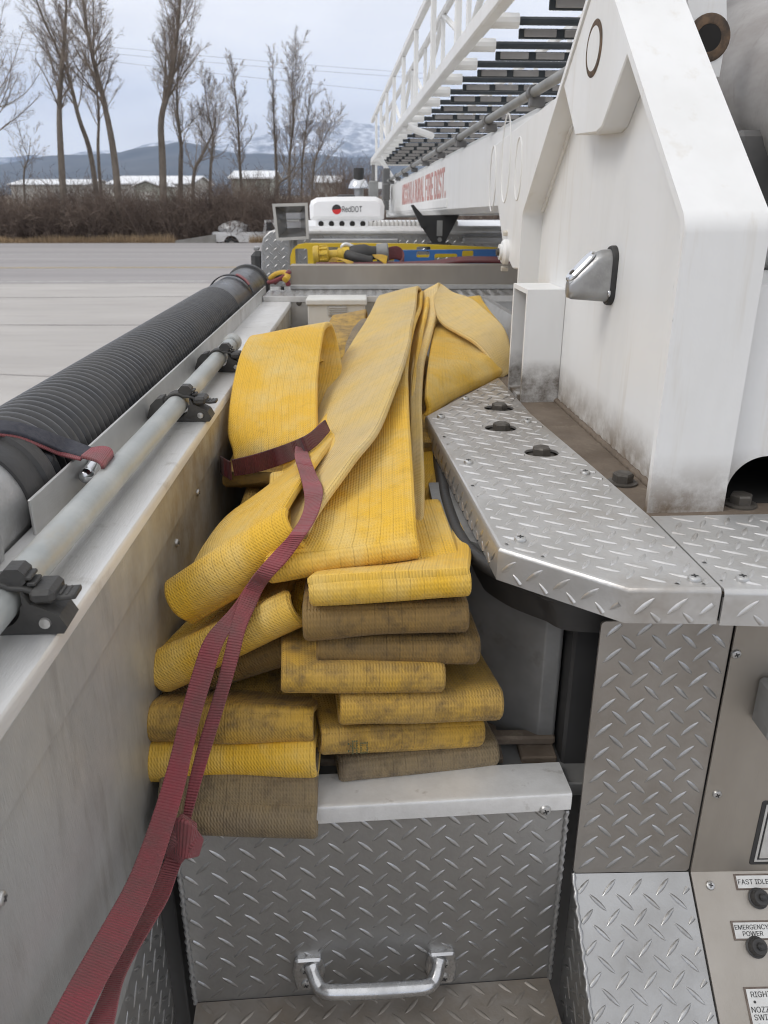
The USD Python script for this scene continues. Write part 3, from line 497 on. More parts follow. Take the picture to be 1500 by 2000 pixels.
# ---------------------------------------------------------------- far buildings
def shed(label, u0, u1, Y, veave, vridge, depth, wall='shed_wall', doors=0, gable=False):
    a, b = atY(u0, veave, Y), atY(u1, veave, Y); zr = atY((u0+u1)/2, vridge, Y+depth/2)[2]; ze = a[2]; zb = GROUND-.6
    t = thing('warehouse', label, 'warehouse', (a[0], Y, zb))
    x0, x1, y0, y1 = a[0], b[0], Y, Y+depth
    if gable:
        xm = (x0+x1)/2; T = frame((0, y0, 0), (1, 0, 0), (0, 0, 1)); T[:3, 2] = (0, 1, 0)
        m = trimesh.creation.extrude_polygon(Polygon([(x0, zb), (x1, zb), (x1, ze), (xm, zr), (x0, ze)]), depth, engine='earcut'); m.vertices = m.vertices[:, [0, 2, 1]] + [0, y0, 0]
        part(t, 'wall', m, wall, False)
        for xa, xb in ((x0-.5, xm), (x1+.5, xm)):
            k = (zr-ze)/(xm-x0); za = ze-.5*k+.12
            part(t, 'roof', hull(np.array([(xa, y0-.5, za), (xa, y1+.5, za), (xb, y0-.5, zr+.12), (xb, y1+.5, zr+.12), (xa, y0-.5, za+.2), (xa, y1+.5, za+.2), (xb, y0-.5, zr+.32), (xb, y1+.5, zr+.32)])), 'shed_roof', False)
    else:
        v = np.array([(x0, y0, zb), (x1, y0, zb), (x1, y1, zb), (x0, y1, zb), (x0, y0, ze), (x1, y0, ze), (x1, y1, ze), (x0, y1, ze), (x0, (y0+y1)/2, zr), (x1, (y0+y1)/2, zr)])
        part(t, 'wall', hull(v), wall, False); ym = (y0+y1)/2
        for ya, s in ((y0-.6, 1), (y1+.6, -1)):
            k = (zr-ze)/(ym-y0); za = ze-.6*k+.15
            part(t, 'roof', hull(np.array([(x0-.6, ya, za), (x1+.6, ya, za), (x0-.6, ym, zr+.15), (x1+.6, ym, zr+.15), (x0-.6, ya, za+.25), (x1+.6, ya, za+.25), (x0-.6, ym, zr+.4), (x1+.6, ym, zr+.4)])), 'shed_roof', False)
    for k in range(doors):
        xd = x0 + (x1-x0)*(k+.5)/doors; part(t, 'door', rbox((xd-1.6, y0-.06, zb), (xd+1.6, y0+.02, zb+3.6), .02), 'shed_pale', False)
    return t
shed('long pale warehouse with a wide snow white roof behind the bare trees', 212, 372, 190, 361, 347, 26, 'shed_pale', 4)
shed('low grey green shed with a pale gable standing before the long white warehouse', 262, 310, 172, 364, 356, 14, 'shed_wall', 1, True)
shed('long low warehouse with a thin white roof at the far left of the tree line', 20, 170, 230, 362, 353, 22, 'shed_pale', 5)
shed('olive grey metal barn with a white roof to the right of the middle trees', 452, 528, 150, 350, 338, 15, 'shed_wall', 0)
shed('small white roofed shed beside the bush near the ladder tip', 616, 662, 175, 358, 347, 14, 'shed_pale', 1)

# ---------------------------------------------------------------- bare trees, brush, grass
def batch_tubes(P, Rr, sides=3):
    P, Rr = np.asarray(P, float), np.asarray(Rr, float); n, k, _ = P.shape
    T = np.gradient(P, axis=1); T /= np.maximum(np.linalg.norm(T, axis=2, keepdims=True), 1e-9)
    u = np.cross(T, np.array([.31, .17, .43])); u /= np.maximum(np.linalg.norm(u, axis=2, keepdims=True), 1e-9); w = np.cross(T, u); a = np.arange(sides)/sides*2*math.pi
    v = P[:, :, None] + Rr[:, :, None, None]*(u[:, :, None]*np.cos(a)[:, None] + w[:, :, None]*np.sin(a)[:, None]); v = v.reshape(-1, 3)
    b = (np.arange(n)[:, None, None]*k + np.arange(k-1)[None, :, None])*sides; s = np.arange(sides)[None, None]; s2 = (s+1) % sides
    f = np.concatenate([np.stack([b+s, b+s2, b+s2+sides], -1).reshape(-1, 3), np.stack([b+s, b+s2+sides, b+s+sides], -1).reshape(-1, 3)]); return v, f
def grow(start, dirs, length, rad, k, upb, jit, tip=.35):
    """Many branches at once: (n,3) starts and directions; returns paths (n,k,3) and radii (n,k)."""
    n = len(start); P = np.zeros((n, k, 3)); P[:, 0] = start; d = dirs.copy(); st = (length/(k-1))[:, None]
    for i in range(1, k):
        d = d + rng.normal(0, jit, (n, 3)); d[:, 2] += upb; d /= np.linalg.norm(d, axis=1, keepdims=True); P[:, i] = P[:, i-1] + d*st
    return P, rad[:, None]*np.linspace(1, tip, k)[None]
def spawn(P, Rr, per, t0, spread, ls, rs, k, upb, jit, tip=.35, rmin=.004, taper=True):
    n, kk, _ = P.shape; idx = np.repeat(np.arange(n), per); t = t0 + (1-t0)*(np.tile((np.arange(per)+.5)/per, n) + rng.uniform(-.5, .5, n*per)/per); t = np.clip(t, 0, .999)
    q = t*(kk-1); i = q.astype(int); f = (q-i)[:, None]; S = P[idx, i]*(1-f) + P[idx, np.minimum(i+1, kk-1)]*f
    D = P[idx, np.minimum(i+1, kk-1)]-P[idx, i]; D /= np.maximum(np.linalg.norm(D, axis=1, keepdims=True), 1e-9)
    L = np.linalg.norm(np.diff(P, axis=1), axis=2).sum(1)[idx]
    o = rng.normal(0, 1, (len(S), 3)); o -= D*(o*D).sum(1, keepdims=True); o /= np.linalg.norm(o, axis=1, keepdims=True); a = np.radians(rng.uniform(spread*.6, spread*1.25, len(S)))[:, None]
    nd = D*np.cos(a) + o*np.sin(a); ln = L*ls*rng.uniform(.55, 1.2, len(S))*((1-.55*t) if taper else 1)
    r = np.maximum((Rr[idx, i]*(1-f[:, 0]) + Rr[idx, np.minimum(i+1, kk-1)]*f[:, 0])*rs, rmin); return grow(S, nd, ln, r, k, upb, jit, tip)
def blades(P, w0):
    b, m, tp = P[:, 0], P[:, len(P[0])//2], P[:, -1]; d = tp-b; o = rng.normal(0, 1, d.shape); w = np.cross(d, o); w /= np.maximum(np.linalg.norm(w, axis=1, keepdims=True), 1e-9); w *= w0
    n = len(b); v = np.stack([b-w, b+w, m+w*.8, m-w*.8, tp], 1).reshape(-1, 3); q = np.arange(n)[:, None]*5; f = np.concatenate([q+[0, 1, 2], q+[0, 2, 3], q+[3, 2, 4]]); return v, f
def tree(label, px, Y, r0, per=(16, 7, 6, 3), spread=34, ls=.30, t0=.30, low=None, tip=.12, mat='twig', twig=1.0, name='bare_tree', cat='tree', group=None):
    pts = np.array([atY(u, v, Y) for u, v in px]); pts[0][2] = min(pts[0][2], GROUND-.7)
    pts[:, 1] += np.cumsum(rng.normal(0, .25, len(pts))); pts[0, 1] = Y
    p = smoothpath(pts, 5); n = len(p); rr = r0*np.linspace(1, tip, n)**1.05; rr[0] *= 1.3
    t = thing(name, label, cat, pts[0], group=group); part(t, 'trunk', tube(p, rr*.85, 9), 'bark', True)
    P0, R0 = p[None], rr[None]; vs, fs, o = [], [], 0
    r0 *= .52; per = (int(per[0]*1.35), per[1]+1, per[2]+1, 5)
    P1, R1 = spawn(P0, R0, per[0], t0, spread, ls*1.15, .30, 7, .10, .10)
    P2, R2 = spawn(P1, R1, per[1], .12, 36, .50, .45, 6, .07, .12, rmin=.0075)
    P3, R3 = spawn(P2, R2, per[2], .10, 36, .62, .55, 5, .05, .14, rmin=.0058*twig)
    P4, R4 = spawn(P3, R3, per[3], .08, 38, .85, .7, 3, .03, .16, rmin=.0062*twig)
    for P, R_, s in ((P1, R1, 5), (P2, R2, 4), (P3, R3, 3), (P4, R4, 0)):
        v, f = batch_tubes(P, R_, s) if s else blades(P, .0045); vs.append(v); fs.append(f+o); o += len(v)
    part(t, 'crown', (np.vstack(vs), np.vstack(fs)), mat, False); return t
H_ = lambda *a: list(a)
tree('bare tree cut by the left edge of the photo, its limbs reaching in', H_((-28, 400), (-20, 290), (-6, 190), (-24, 60), (-30, -60)), 54, .20, (15, 8, 6, 3), 50, .26, .25)
tree('small crooked bare sapling between the first and second tall trees from the left', H_((40, 395), (47, 350), (58, 310), (66, 268)), 56, .10, (9, 5, 4, 3), 45, .35, .25)
tree('tall bare tree with one straight grey trunk, second from the left', H_((121, 420), (116, 300), (111, 200), (117, 90), (121, 0), (124, -90)), 53, .27, (24, 9, 6, 3), 40, .20, .34)
tree('tall bare tree leaning left, its trunk crossing the straight trunk beside it', H_((190, 400), (172, 310), (152, 230), (128, 150), (104, 90), (76, 20), (60, -40)), 55, .22, (20, 8, 6, 3), 42, .22, .34)
tree('slender bare tree rising between two leaning trunks left of centre', H_((197, 400), (188, 310), (185, 220), (176, 130), (170, 40), (166, -60)), 57, .15, (18, 7, 6, 3), 38, .22, .30)
tree('tall bare tree curving left with a forked top, thick trunk near the white warehouse', H_((233, 425), (222, 310), (203, 200), (186, 115), (172, 40), (160, -60)), 53, .29, (24, 9, 6, 3), 44, .24, .36)
tree('very tall bare tree with a dense upright crown left of the barn', H_((315, 430), (313, 320), (312, 232), (330, 160), (338, 90), (346, 0), (352, -80)), 53, .30, (26, 9, 7, 3), 30, .26, .34)
tree('bare tree with a wavy trunk just right of the very tall one', H_((346, 420), (350, 330), (352, 285), (343, 215), (341, 150), (352, 60)), 55, .21, (17, 7, 6, 3), 42, .27, .35)
tree('short dark bare tree with crooked limbs growing out of the brush', H_((372, 420), (378, 350), (395, 305), (412, 262), (420, 225)), 54, .17, (11, 6, 5, 3), 48, .36, .2)
tree('slim bare tree with a fine twiggy fan beside the dark crooked one', H_((404, 425), (410, 330), (413, 270), (400, 215), (393, 155)), 55, .14, (16, 8, 6, 3), 40, .32, .25)
tree('slim bare poplar standing in front of the olive grey barn', H_((477, 400), (468, 330), (463, 255), (456, 185), (449, 122)), 58, .15, (20, 7, 6, 3), 26, .20, .20)
tree('narrow bare poplar with a single stem right of the barn', H_((541, 385), (538, 300), (534, 210), (533, 112)), 62, .14, (22, 6, 5, 3), 22, .15, .22)
tree('bare poplar with several close stems under the power lines', H_((564, 390), (566, 320), (574, 240), (572, 170), (576, 112)), 62, .14, (24, 8, 6, 3), 24, .24, .15)
tree('bare tree fanning out to the right near the ladder tip', H_((602, 392), (612, 330), (628, 280), (650, 235)), 60, .12, (15, 7, 6, 3), 36, .38, .15)
tree('thin bare tree leaning right from the brush by the work light', H_((585, 395), (590, 320), (598, 250), (606, 170)), 63, .11, (18, 7, 6, 3), 30, .26, .15)
tree('dark leaning bare shrub tree at the right end of the brush', H_((518, 420), (540, 372), (566, 342), (588, 300)), 54, .14, (9, 5, 5, 3), 44, .34, .3)
for lab, u, v, Y in (('rounded bare purple brown bush left of the chrome roof vent', 668, 305, 75), ('low bare bush beside the lone barn in the distance', 700, 318, 80)):
    t = None
    c = atY(u, 372, Y); n = 90; base = np.column_stack([c[0]+rng.normal(0, .9, n), Y+rng.normal(0, .9, n), np.full(n, GROUND-.6)]); top = atY(u, v, Y)[2]
    d = np.column_stack([rng.normal(0, .30, n), rng.normal(0, .30, n), np.ones(n)]); P1, R1 = grow(base, d, (top-base[:, 2])*rng.uniform(.7, 1.05, n), np.full(n, .022), 6, .03, .10)
    P2, R2 = spawn(P1, R1, 9, .3, 35, .35, .6, 4, .04, .12, rmin=.010); P3, R3 = spawn(P2, R2, 4, .2, 35, .5, .7, 3, .03, .1, rmin=.008)
    vs, fs, o = [], [], 0
    for P, R_ in ((P1, R1), (P2, R2), (P3, R3)):
        vv, ff = batch_tubes(P, R_, 3); vs.append(vv); fs.append(ff+o); o += len(vv)
    t = thing('bare_bush', lab, 'bush', (c[0], Y, GROUND-.6)); part(t, 'stems', (np.vstack(vs), np.vstack(fs)), 'brush_twig', False)
# the brush along the road reads as one mass
n = 3400
xs = rng.uniform(-34, 14, n); ys = 51.3 + rng.gamma(1.6, 2.2, n); hgt = (1.3+2.3*meshkit.fbm(np.column_stack([xs*.28, ys*.2, np.zeros(n)]), 3, 5))*np.clip((ys-49.8)/2.2, .55, 1.15)*np.where(xs > -6, .72, 1.0)*np.where(xs > 0, .85, 1)
base = np.column_stack([xs, ys, np.full(n, GROUND-.56)]); d = np.column_stack([rng.normal(0, .42, n), rng.normal(0, .35, n), np.ones(n)]); d /= np.linalg.norm(d, axis=1, keepdims=True)
P1, R1 = grow(base, d, hgt*1.12, rng.uniform(.012, .026, n), 5, -.02, .13); P2, R2 = spawn(P1, R1, 7, .12, 42, .42, .6, 3, .02, .16, rmin=.010, taper=False); P3, R3 = spawn(P2, R2, 5, .1, 40, .65, .8, 3, .0, .15, rmin=.0085)
vs, fs, o = [], [], 0
for P, R_ in ((P1, R1), (P2, R2), (P3, None)):
    vv, ff = batch_tubes(P, R_, 3) if R_ is not None else blades(P, .009); vs.append(vv); fs.append(ff+o); o += len(vv)
solo('brush', (np.vstack(vs), np.vstack(fs)), 'brush_twig', 'dense leafless brown brush growing along the far side of the road', 'brush', False, kind='stuff')
n = 52000; xs = rng.uniform(-36, 16, n); xs = np.where((xs > -11.2) & (xs < -6.8), xs-14, xs); ys = 48.9+rng.gamma(1.5, 1.0, n); zb = GROUND-.012-.55*np.clip((ys-48.8)/2.6, 0, 1); h = rng.uniform(.22, .62, n)*(.5+1.0*meshkit.fbm(np.column_stack([xs*.5, ys*.5, np.zeros(n)]), 3, 8))
a = rng.uniform(0, 6.28, n); w = rng.uniform(.010, .022, n); b = np.column_stack([xs, ys, zb-.02]); e = np.column_stack([np.cos(a)*w, np.sin(a)*w, np.zeros(n)]); tp = b + np.column_stack([rng.normal(0, .13, n), rng.normal(0, .13, n), h])
solo('dry_grass', (np.stack([b-e, b+e, tp], 1).reshape(-1, 3), np.arange(3*n).reshape(-1, 3)), 'dry_grass', 'strip of dry straw coloured grass between the road and the brush', 'grass', False, kind='stuff')

# ---------------------------------------------------------------- power lines, pickup, low wall
for lab, va, vb in (('uppermost of the three faint power lines', 62, 180), ('middle one of the three faint power lines', 76, 186), ('lowest of the three faint power lines', 84, 236)):
    A, B = atY(-60, va, 175), atY(1500, vb, 150); t = np.linspace(0, 1, 40)[:, None]; p = A*(1-t)+B*t; p[:, 2] -= 1.2*(4*t*(1-t))[:, 0]
    solo('power_line', tube(p, .022, 5), 'wire', lab, 'power line', True)
wt = thing('low_wall', 'low grey concrete kerb wall beside the white pickup', 'wall', atY(380, 474, 50.2))
a, b, c = atY(338, 473, 49.6), atY(421, 473, 51.0), atY(421, 458, 51.0)
part(wt, 'wall_body', hull(np.array([(a[0], a[1], a[2]-.1), (a[0], a[1]+.25, a[2]-.1), (a[0], a[1], a[2]+.06), (a[0], a[1]+.25, a[2]+.06), (b[0], b[1], b[2]-.5), (b[0], b[1]+.25, b[2]-.5), (b[0], b[1], c[2]), (b[0], b[1]+.25, c[2])])), 'concrete', False)
def pickup(label):
    # length along +X, bed at the left; origin at the rear wheel's foot
    zb = GROUND-.56; o = atY(452, 474, 51.4); X0 = o[0]; Y0 = 51.4
    t = thing('pickup_truck', label, 'pickup truck', (X0, Y0, zb)); W = 1.75
    def P(x, y, z): return (X0+x, Y0+y, zb+z)
    prof = Polygon([(-1.05, .48), (-.46, .48)] + [(.46*math.cos(g)*-1, .38+.46*math.sin(g)) for g in np.linspace(.25, math.pi-.25, 12)] + [(.46, .46), (3.65, .46), (3.74, .47)] + [(4.2+.46*-math.cos(g), .38+.46*math.sin(g)) for g in np.linspace(.25, math.pi-.25, 12)] + [(4.68, .46), (5.1, .5), (5.15, .95), (3.9, 1.08), (2.0, 1.08), (1.98, 1.05), (-1.1, 1.05), (-1.12, .6)])
    for y in (0, W-.06):
        m = trimesh.creation.extrude_polygon(prof.buffer(0), .06, engine='earcut'); m.vertices = m.vertices[:, [0, 2, 1]] + P(0, y, 0); part(t, 'body_side', m, 'car_white', False)
    part(t, 'bed_floor', rbox(P(-1.08, .06, .55), P(1.95, W-.06, .62), .01), 'cab_dark'); part(t, 'tailgate', rbox(P(-1.14, .06, .55), P(-1.08, W-.06, 1.04), .01), 'car_white'); part(t, 'hood', rbox(P(3.9, .06, .9), P(5.1, W-.06, 1.06), .03), 'car_white')
    cab = hull(np.array([P(1.95, .06, 1.0), P(1.95, W-.06, 1.0), P(3.95, .06, 1.0), P(3.95, W-.06, 1.0), P(2.05, .2, 1.72), P(2.05, W-.2, 1.72), P(3.2, .2, 1.72), P(3.2, W-.2, 1.72)])); part(t, 'cab', cab, 'car_white', False)
    for (xa, xb) in ((2.15, 2.65), (2.72, 3.4)):
        part(t, 'window', hull(np.array([P(xa, .055, 1.12), P(xb+.12, .055, 1.12), P(xa, .175, 1.6), P(xb-.15, .175, 1.6), P(xa, .075, 1.12), P(xb+.12, .075, 1.12), P(xa, .195, 1.6), P(xb-.15, .195, 1.6)])), 'black_rubber', False)
    for x in (0, 4.2):
        for y in (.02, W-.22):
            T = frame(P(x, y, .36), (1, 0, 0), (0, 0, -1)); T[:3, 2] = (0, 1, 0)
            w = part(t, 'wheel', lathe([(.18, 0), (.34, .0), (.36, .03), (.36, .17), (.34, .2), (.18, .2)], T, 24), 'black_rubber'); part(w, 'rim', lathe([(.001, .03), (.17, .02), (.19, 0.005)], T, 20), 'cast_metal')
    bag = trimesh.creation.icosphere(2); n_ = meshkit.fbm(bag.vertices*1.1+3, 3, 2); bag.vertices *= (0.55+.95*n_)[:, None]; bag.vertices *= (.95, .6, .42); bag.apply_translation(P(.1, .8, 1.22)); 
    return t, bag
pk, bag = pickup('white pickup truck parked past the road, partly behind the diamond plate box')
solo('tarp_bundle', bag, 'car_white', 'pale bundle heaped in the bed of the white pickup', 'bundle', 25)

# ================================================================ the fire truck: body, hose bed, step
UP = V(0, 0, 1)
XW, ZW = -0.285, -0.370                                                # inner face and top of the hose-bed side wall
truck = thing('fire_truck', 'white and diamond plate fire truck body with an open hose bed along its side', 'fire truck', (0, 1.5, GROUND))
seam = -0.447
part(truck, 'side_wall', rbox((XW-.03, .05, -.86), (XW, 3.05, seam-.001), .002), 'aluminium_wall', label='stained brushed aluminium inner wall of the hose bed')
cap = [(XW+.0005, ZW-.016), (XW+.0035, ZW-.016), (XW+.0035, ZW-.006), (XW+.001, ZW-.0015), (XW-.004, ZW), (XW-.118, ZW), (XW-.118, ZW-.06), (XW-.022, ZW-.06), (XW-.022, ZW-.016)]
m = trimesh.creation.extrude_polygon(Polygon(cap), 3.0, engine='earcut'); m.vertices = np.column_stack([m.vertices[:, 0], m.vertices[:, 2]+.05, m.vertices[:, 1]])
part(truck, 'wall_cap', m, 'aluminium_ledge', 40, label='pale aluminium ledge along the top of the hose bed wall')
part(truck, 'side_wall', rbox((XW-.02, .05, seam-.004), (XW+.0028, 3.05, ZW-.0165), .001), 'aluminium_wall', label='upper strip of the stained wall, lapped over the lower sheet')
XS = -0.388
part(truck, 'retainer_plate', rbox((XS-.004, .865, ZW-.055), (XS, 3.18, -.326), .001), 'aluminium', label='thin upright aluminium strip between the black hose and the pipe')
part(truck, 'hose_tray', rbox((-.62, .3, -.455), (XS-.006, 3.5, -.449), .002), 'aluminium')
part(truck, 'body_side', rbox((-.66, -.3, -1.9), (-.625, 7.5, -.40), .01), 'white_paint')
part(truck, 'tray_lip', rbox((-.623, .3, -.4485), (-.615, 3.5, -.425), .002), 'aluminium')
for (u, v) in ((2, 1755), (386, 962), (345, 1060)):
    p = atX(u, v, XW+.001); h, rc = screw(p, (1, 0, 0), .006); s = part(truck, 'screw', h, 'screw_metal'); part(s, 'screw_recess', rc, 'black_paint', False)
# bed floor
part(truck, 'bed_floor', rbox((XW, .86, -.76), (.45, 3.05, -.738), .002), 'post_grey')
for k in range(7):
    x = -.24+k*.075; part(truck, 'floor_slat', rbox((x, .90, -.738), (x+.05, 3.0, -.7265), .002), 'dirty_base')
part(truck, 'floor_beam', rbox((.02, .925, -.7262), (.262, .945, -.712), .003), 'dirty_base')
# step: the upright diamond plate panel with its capping strip, slightly askew to the wall
A, B = atZ(640, 1603, -.750), atZ(1100, 1577, -.750); e = (B-A)*[1, 1, 0]; e /= np.linalg.norm(e); nrm = np.cross(e, UP); nrm = nrm if nrm[1] < 0 else -nrm
TP = np.eye(4); TP[:3, 0] = e; TP[:3, 1] = UP; TP[:3, 2] = nrm; TP[:3, 3] = A*[1, 1, 0]
iTP = np.linalg.inv(TP)
def onstep(u, v, off=0.0):
    p = atP(u, v, A+nrm*off, nrm); q = iTP @ np.append(p, 1); return q[:2]
xl, xr = onstep(352, 1700)[0], onstep(1103, 1600)[0]; zb = onstep(740, 1932)[1]
pol = [(xl, zb), (xr, zb), (xr, -.732), (xl, -.732)]
m = prism(pol, .004, TP, back=-.004); part(truck, 'step_panel', Plate([m, lugs(pol, TP, .0385, (.2, .1))]), 'tread_plate', 40, label='upright diamond plate step panel under the hose stack')
strip = [(-.004, -.750), (.004, -.750), (.004, -.728), (.0025, -.725), (-.002, -.7235), (-.058, -.7235), (-.058, -.7275), (-.004, -.7275)]
m = trimesh.creation.extrude_polygon(Polygon([(b, a) for b, a in strip]), xr-xl+.01, engine='earcut')
m.vertices = A*[1, 1, 0] + nrm*(m.vertices[:, [0]]+.0005) + UP*m.vertices[:, [1]] + e*(m.vertices[:, [2]]+xl-.005)
part(truck, 'capping_strip', m, 'brushed_strip', 30, label='bright angled metal strip along the top of the step panel')
p = (TP @ np.append(onstep(1063, 1577), [.0045, 1]))[:3]; h, rc = screw(p, nrm, .0078); s = part(truck, 'screw', h, 'screw_metal'); part(s, 'screw_recess', rc, 'black_paint', False)
# the tread below it
TF = np.eye(4); TF[:3, 0] = e; TF[:3, 1] = -nrm; TF[:3, 2] = UP; TF[:3, 3] = A*[1, 1, 0] + UP*zb
pol = [(xl, -.55), (xr, -.55), (xr, -.001), (xl, -.001)]
part(truck, 'step_tread', Plate([prism(pol, .004, TF, back=-.004), lugs(pol, TF, .0385, (.3, .4))]), 'tread_dusty', 40, label='dusty diamond plate step at the foot of the panel')
TS = frame((XW-.002, 0, 0), (0, 1, 0), UP); pol = [(.1, -1.5), (.815, -1.5), (.815, -.862), (.1, -.862)]
part(truck, 'side_panel', Plate([prism(pol, .004, TS, back=-.004), lugs(pol, TS, .0385, (.0, .3))]), 'tread_plate', 40, label='narrow diamond plate side panel below the hose bed wall')
part(truck, 'step_backing', rbox((XW-.1, .93, -1.9), (.62, 1.02, -.77), .004), 'black_paint')  # black boxes giving the gaps round the panel their dark shade
part(truck, 'step_backing', rbox((XW-.03, .835, -1.6), (XW+.012, .93, -.77), .002), 'black_paint')
# rough cut edge on the right of the step panel
zz = np.linspace(zb, -.755, 60); pts = np.array([(TP @ [xr+.0015+.0012*math.sin(i*2.4), z, .001+.0012*math.cos(i*1.9), 1])[:3] for i, z in enumerate(zz)]); part(truck, 'edge_bead', tube(pts, .0032, 6), 'cast_metal', True)
pts = np.array([(TP @ [xl-.0015+.0012*math.sin(i*2.4), z, .001+.0012*math.cos(i*1.9), 1])[:3] for i, z in enumerate(zz)]); part(truck, 'edge_bead', tube(pts, .0032, 6), 'cast_metal', True)
# grab handle on the panel
hl, hr = onstep(603, 1893), onstep(861, 1881)
gh = thing('grab_handle', 'polished metal grab handle screwed to the diamond plate step panel', 'handle', (TP @ [*(hl+hr)/2, 0, 1])[:3])
def hp(t, dz, off): q = hl*(1-t)+hr*t; return (TP @ [q[0], q[1]+dz, off, 1])[:3]
for t, c in ((0, hl), (1, hr)):
    g = Polygon([(c[0]-.013, c[1]-.026), (c[0]+.013, c[1]-.026), (c[0]+.017, c[1]), (c[0]+.013, c[1]+.022), (c[0]-.013, c[1]+.022), (c[0]-.017, c[1])]).buffer(.006)
    f = part(gh, 'flange', bev_prism(g, .009, .003, TP), 'polished_handle', 40)
    for dz in (-.017, .010):
        h, rc = screw((TP @ [c[0]+(-.004 if t == 0 else .004), c[1]+dz, .0088, 1])[:3], nrm, .0072); part(f, 'screw', h, 'screw_metal'); part(f, 'screw_recess', rc, 'black_paint', False)
dc_ = onstep(735, 1934, .038)[1] - (hl[1]+hr[1])/2
pts = [hp(.02, .014, .006), hp(.045, .008, .020), hp(.085, dc_*.35, .030), hp(.135, dc_*.82, .036), hp(.22, dc_*.95, .038), hp(.5, dc_, .039), hp(.78, dc_*.95, .038), hp(.865, dc_*.82, .036), hp(.915, dc_*.35, .030), hp(.955, .008, .020), hp(.98, .014, .006)]
gp = smoothpath(pts, 6); s_ = np.linspace(0, 1, len(gp)); m = tube(gp, .0105-.0015*np.abs(2*s_-1)+.003*(np.abs(2*s_-1) > .9)*(np.abs(2*s_-1)-.9)*10, 16); part(gh, 'grip', m, 'polished_handle', True)

# grey corner post and the dark gap beside the console
pol = Polygon([(.10, 1.04), (.237, .930), (.262, .930), (.262, 1.25), (.10, 1.25)]).buffer(-.006).buffer(.006)
m = trimesh.creation.extrude_polygon(pol, .29, engine='earcut'); m.apply_translation((0, 0, -.735)); part(truck, 'corner_post', m, 'post_grey', 30, label='grey steel corner box between the hose stack and the console')
part(truck, 'corner_post', rbox((.266, .90, -1.9), (.75, .98, -.445), .004), 'black_paint', label='black panel coloured in for the shaded gap beside the console')  # black panel put in as the shade of the gap

# ================================================================ control console
con = thing('control_console', 'diamond plate and steel control console at the rear corner of the truck', 'control panel', (.45, .83, -1.5))
YC = .830; TC = frame((0, YC, 0), (1, 0, 0), UP)                       # z axis towards the camera
def onc(u, v): p = atY(u, v, YC); return (p[0], p[2])
pol = Polygon([onc(1172, 1214), onc(1413, 1226), onc(1361, 1702), onc(1121, 1704)]); x0 = onc(1172, 1214)[0]; x1 = onc(1361, 1702)[0]; z1 = onc(1240, 1703)[1]; z0 = onc(1172, 1214)[1]
xe = .4365
pol = Polygon([(.277, z1), (xe, z1), (xe, z0), (.277, z0)]).buffer(-.006).buffer(.006)
part(con, 'tread_panel', Plate([prism(pol, .004, TC, back=-.004), lugs(pol, TC, .0365, (.3, .1))]), 'tread_console', 40, label='upright diamond plate panel of the console')
sl = V(0, -.145, -.113); sl /= np.linalg.norm(sl); sn = np.cross(V(1, 0, 0), -sl); sn = sn if sn[2] > 0 else -sn
TL = np.eye(4); TL[:3, 0] = (1, 0, 0); TL[:3, 1] = -sl; TL[:3, 2] = np.cross((1, 0, 0), -sl); TL[:3, 3] = (0, YC, z1)
iTL = np.linalg.inv(TL)
def onl(u, v): p = atP(u, v, V(0, YC, z1), TL[:3, 2]); q = iTL @ np.append(p, 1); return q[:2]
pol = [(.277, -.42), (xe, -.42), (xe, -.001), (.277, -.001)]
part(con, 'tread_shelf', Plate([prism(pol, .004, TL, back=-.004), lugs(pol, TL, .0365, (.1, .25))]), 'tread_plate', 40, label='sloped diamond plate shelf of the console')
TD = frame((.276, 0, 0), (0, -1, 0), UP); TD[:3, 2] = (-1, 0, 0)
f0 = TL @ [.277, -.42, 0, 1]; pol = [(-YC+.004, z1-.004), (-f0[1], f0[2]-.005), (-f0[1], -1.6), (-YC+.004, -1.6)]
part(con, 'side_plate', Plate([prism(pol, .004, TD, back=-.004), lugs(pol, TD, .0365)]), 'tread_plate', 40, label='diamond plate cheek on the left of the console shelf')
pts = np.array([(TL @ [.2765+.001*math.sin(i*2.1), -.42*i/70, .0015+.001*math.cos(i*2.7), 1])[:3] for i in range(71)]); part(con, 'weld_bead', tube(pts, .0028+.0006*np.sin(np.arange(71)*1.7), 6), 'cast_metal', True)
# steel instrument panel to the right
pol = [(xe+.002, z1), (.85, z1), (.85, -.478), (xe+.002, -.478)]; part(con, 'steel_panel', prism(pol, .003, TC, back=.0005), 'steel_panel', label='plain brushed steel upper panel of the console')
pol = [(xe+.002, -.42), (.85, -.42), (.85, -.001), (xe+.002, -.001)]; part(con, 'steel_shelf', prism(pol, .003, TL, back=.0005), 'steel_panel', label='sloped brushed steel panel with switches')
for fn, T, u, v in ((onc, TC, 1435, 1274), (onc, TC, 1398, 1547), (onl, TL, 1385, 1730)):
    q = fn(u, v); h, rc = screw((T @ [q[0], q[1], .0035, 1])[:3], T[:3, 2], .0062); s = part(con, 'screw', h, 'screw_metal'); part(s, 'screw_recess', rc, 'black_paint', False)
a, b = onc(1479, 1316), onc(1600, 1400); part(con, 'panel_hood', rbox((a[0], YC-.05, b[1]), (a[0]+.15, YC-.004, a[1]), .004), 'post_grey', label='grey metal hood on the upper panel')
a, b = onc(1487, 1560), onc(1600, 1682); q = part(con, 'warning_plate', bev_prism(sbox(a[0], b[1], a[0]+.09, a[1]).buffer(-.004).buffer(.004), .0045, .0005, TC), 'black_print'); 
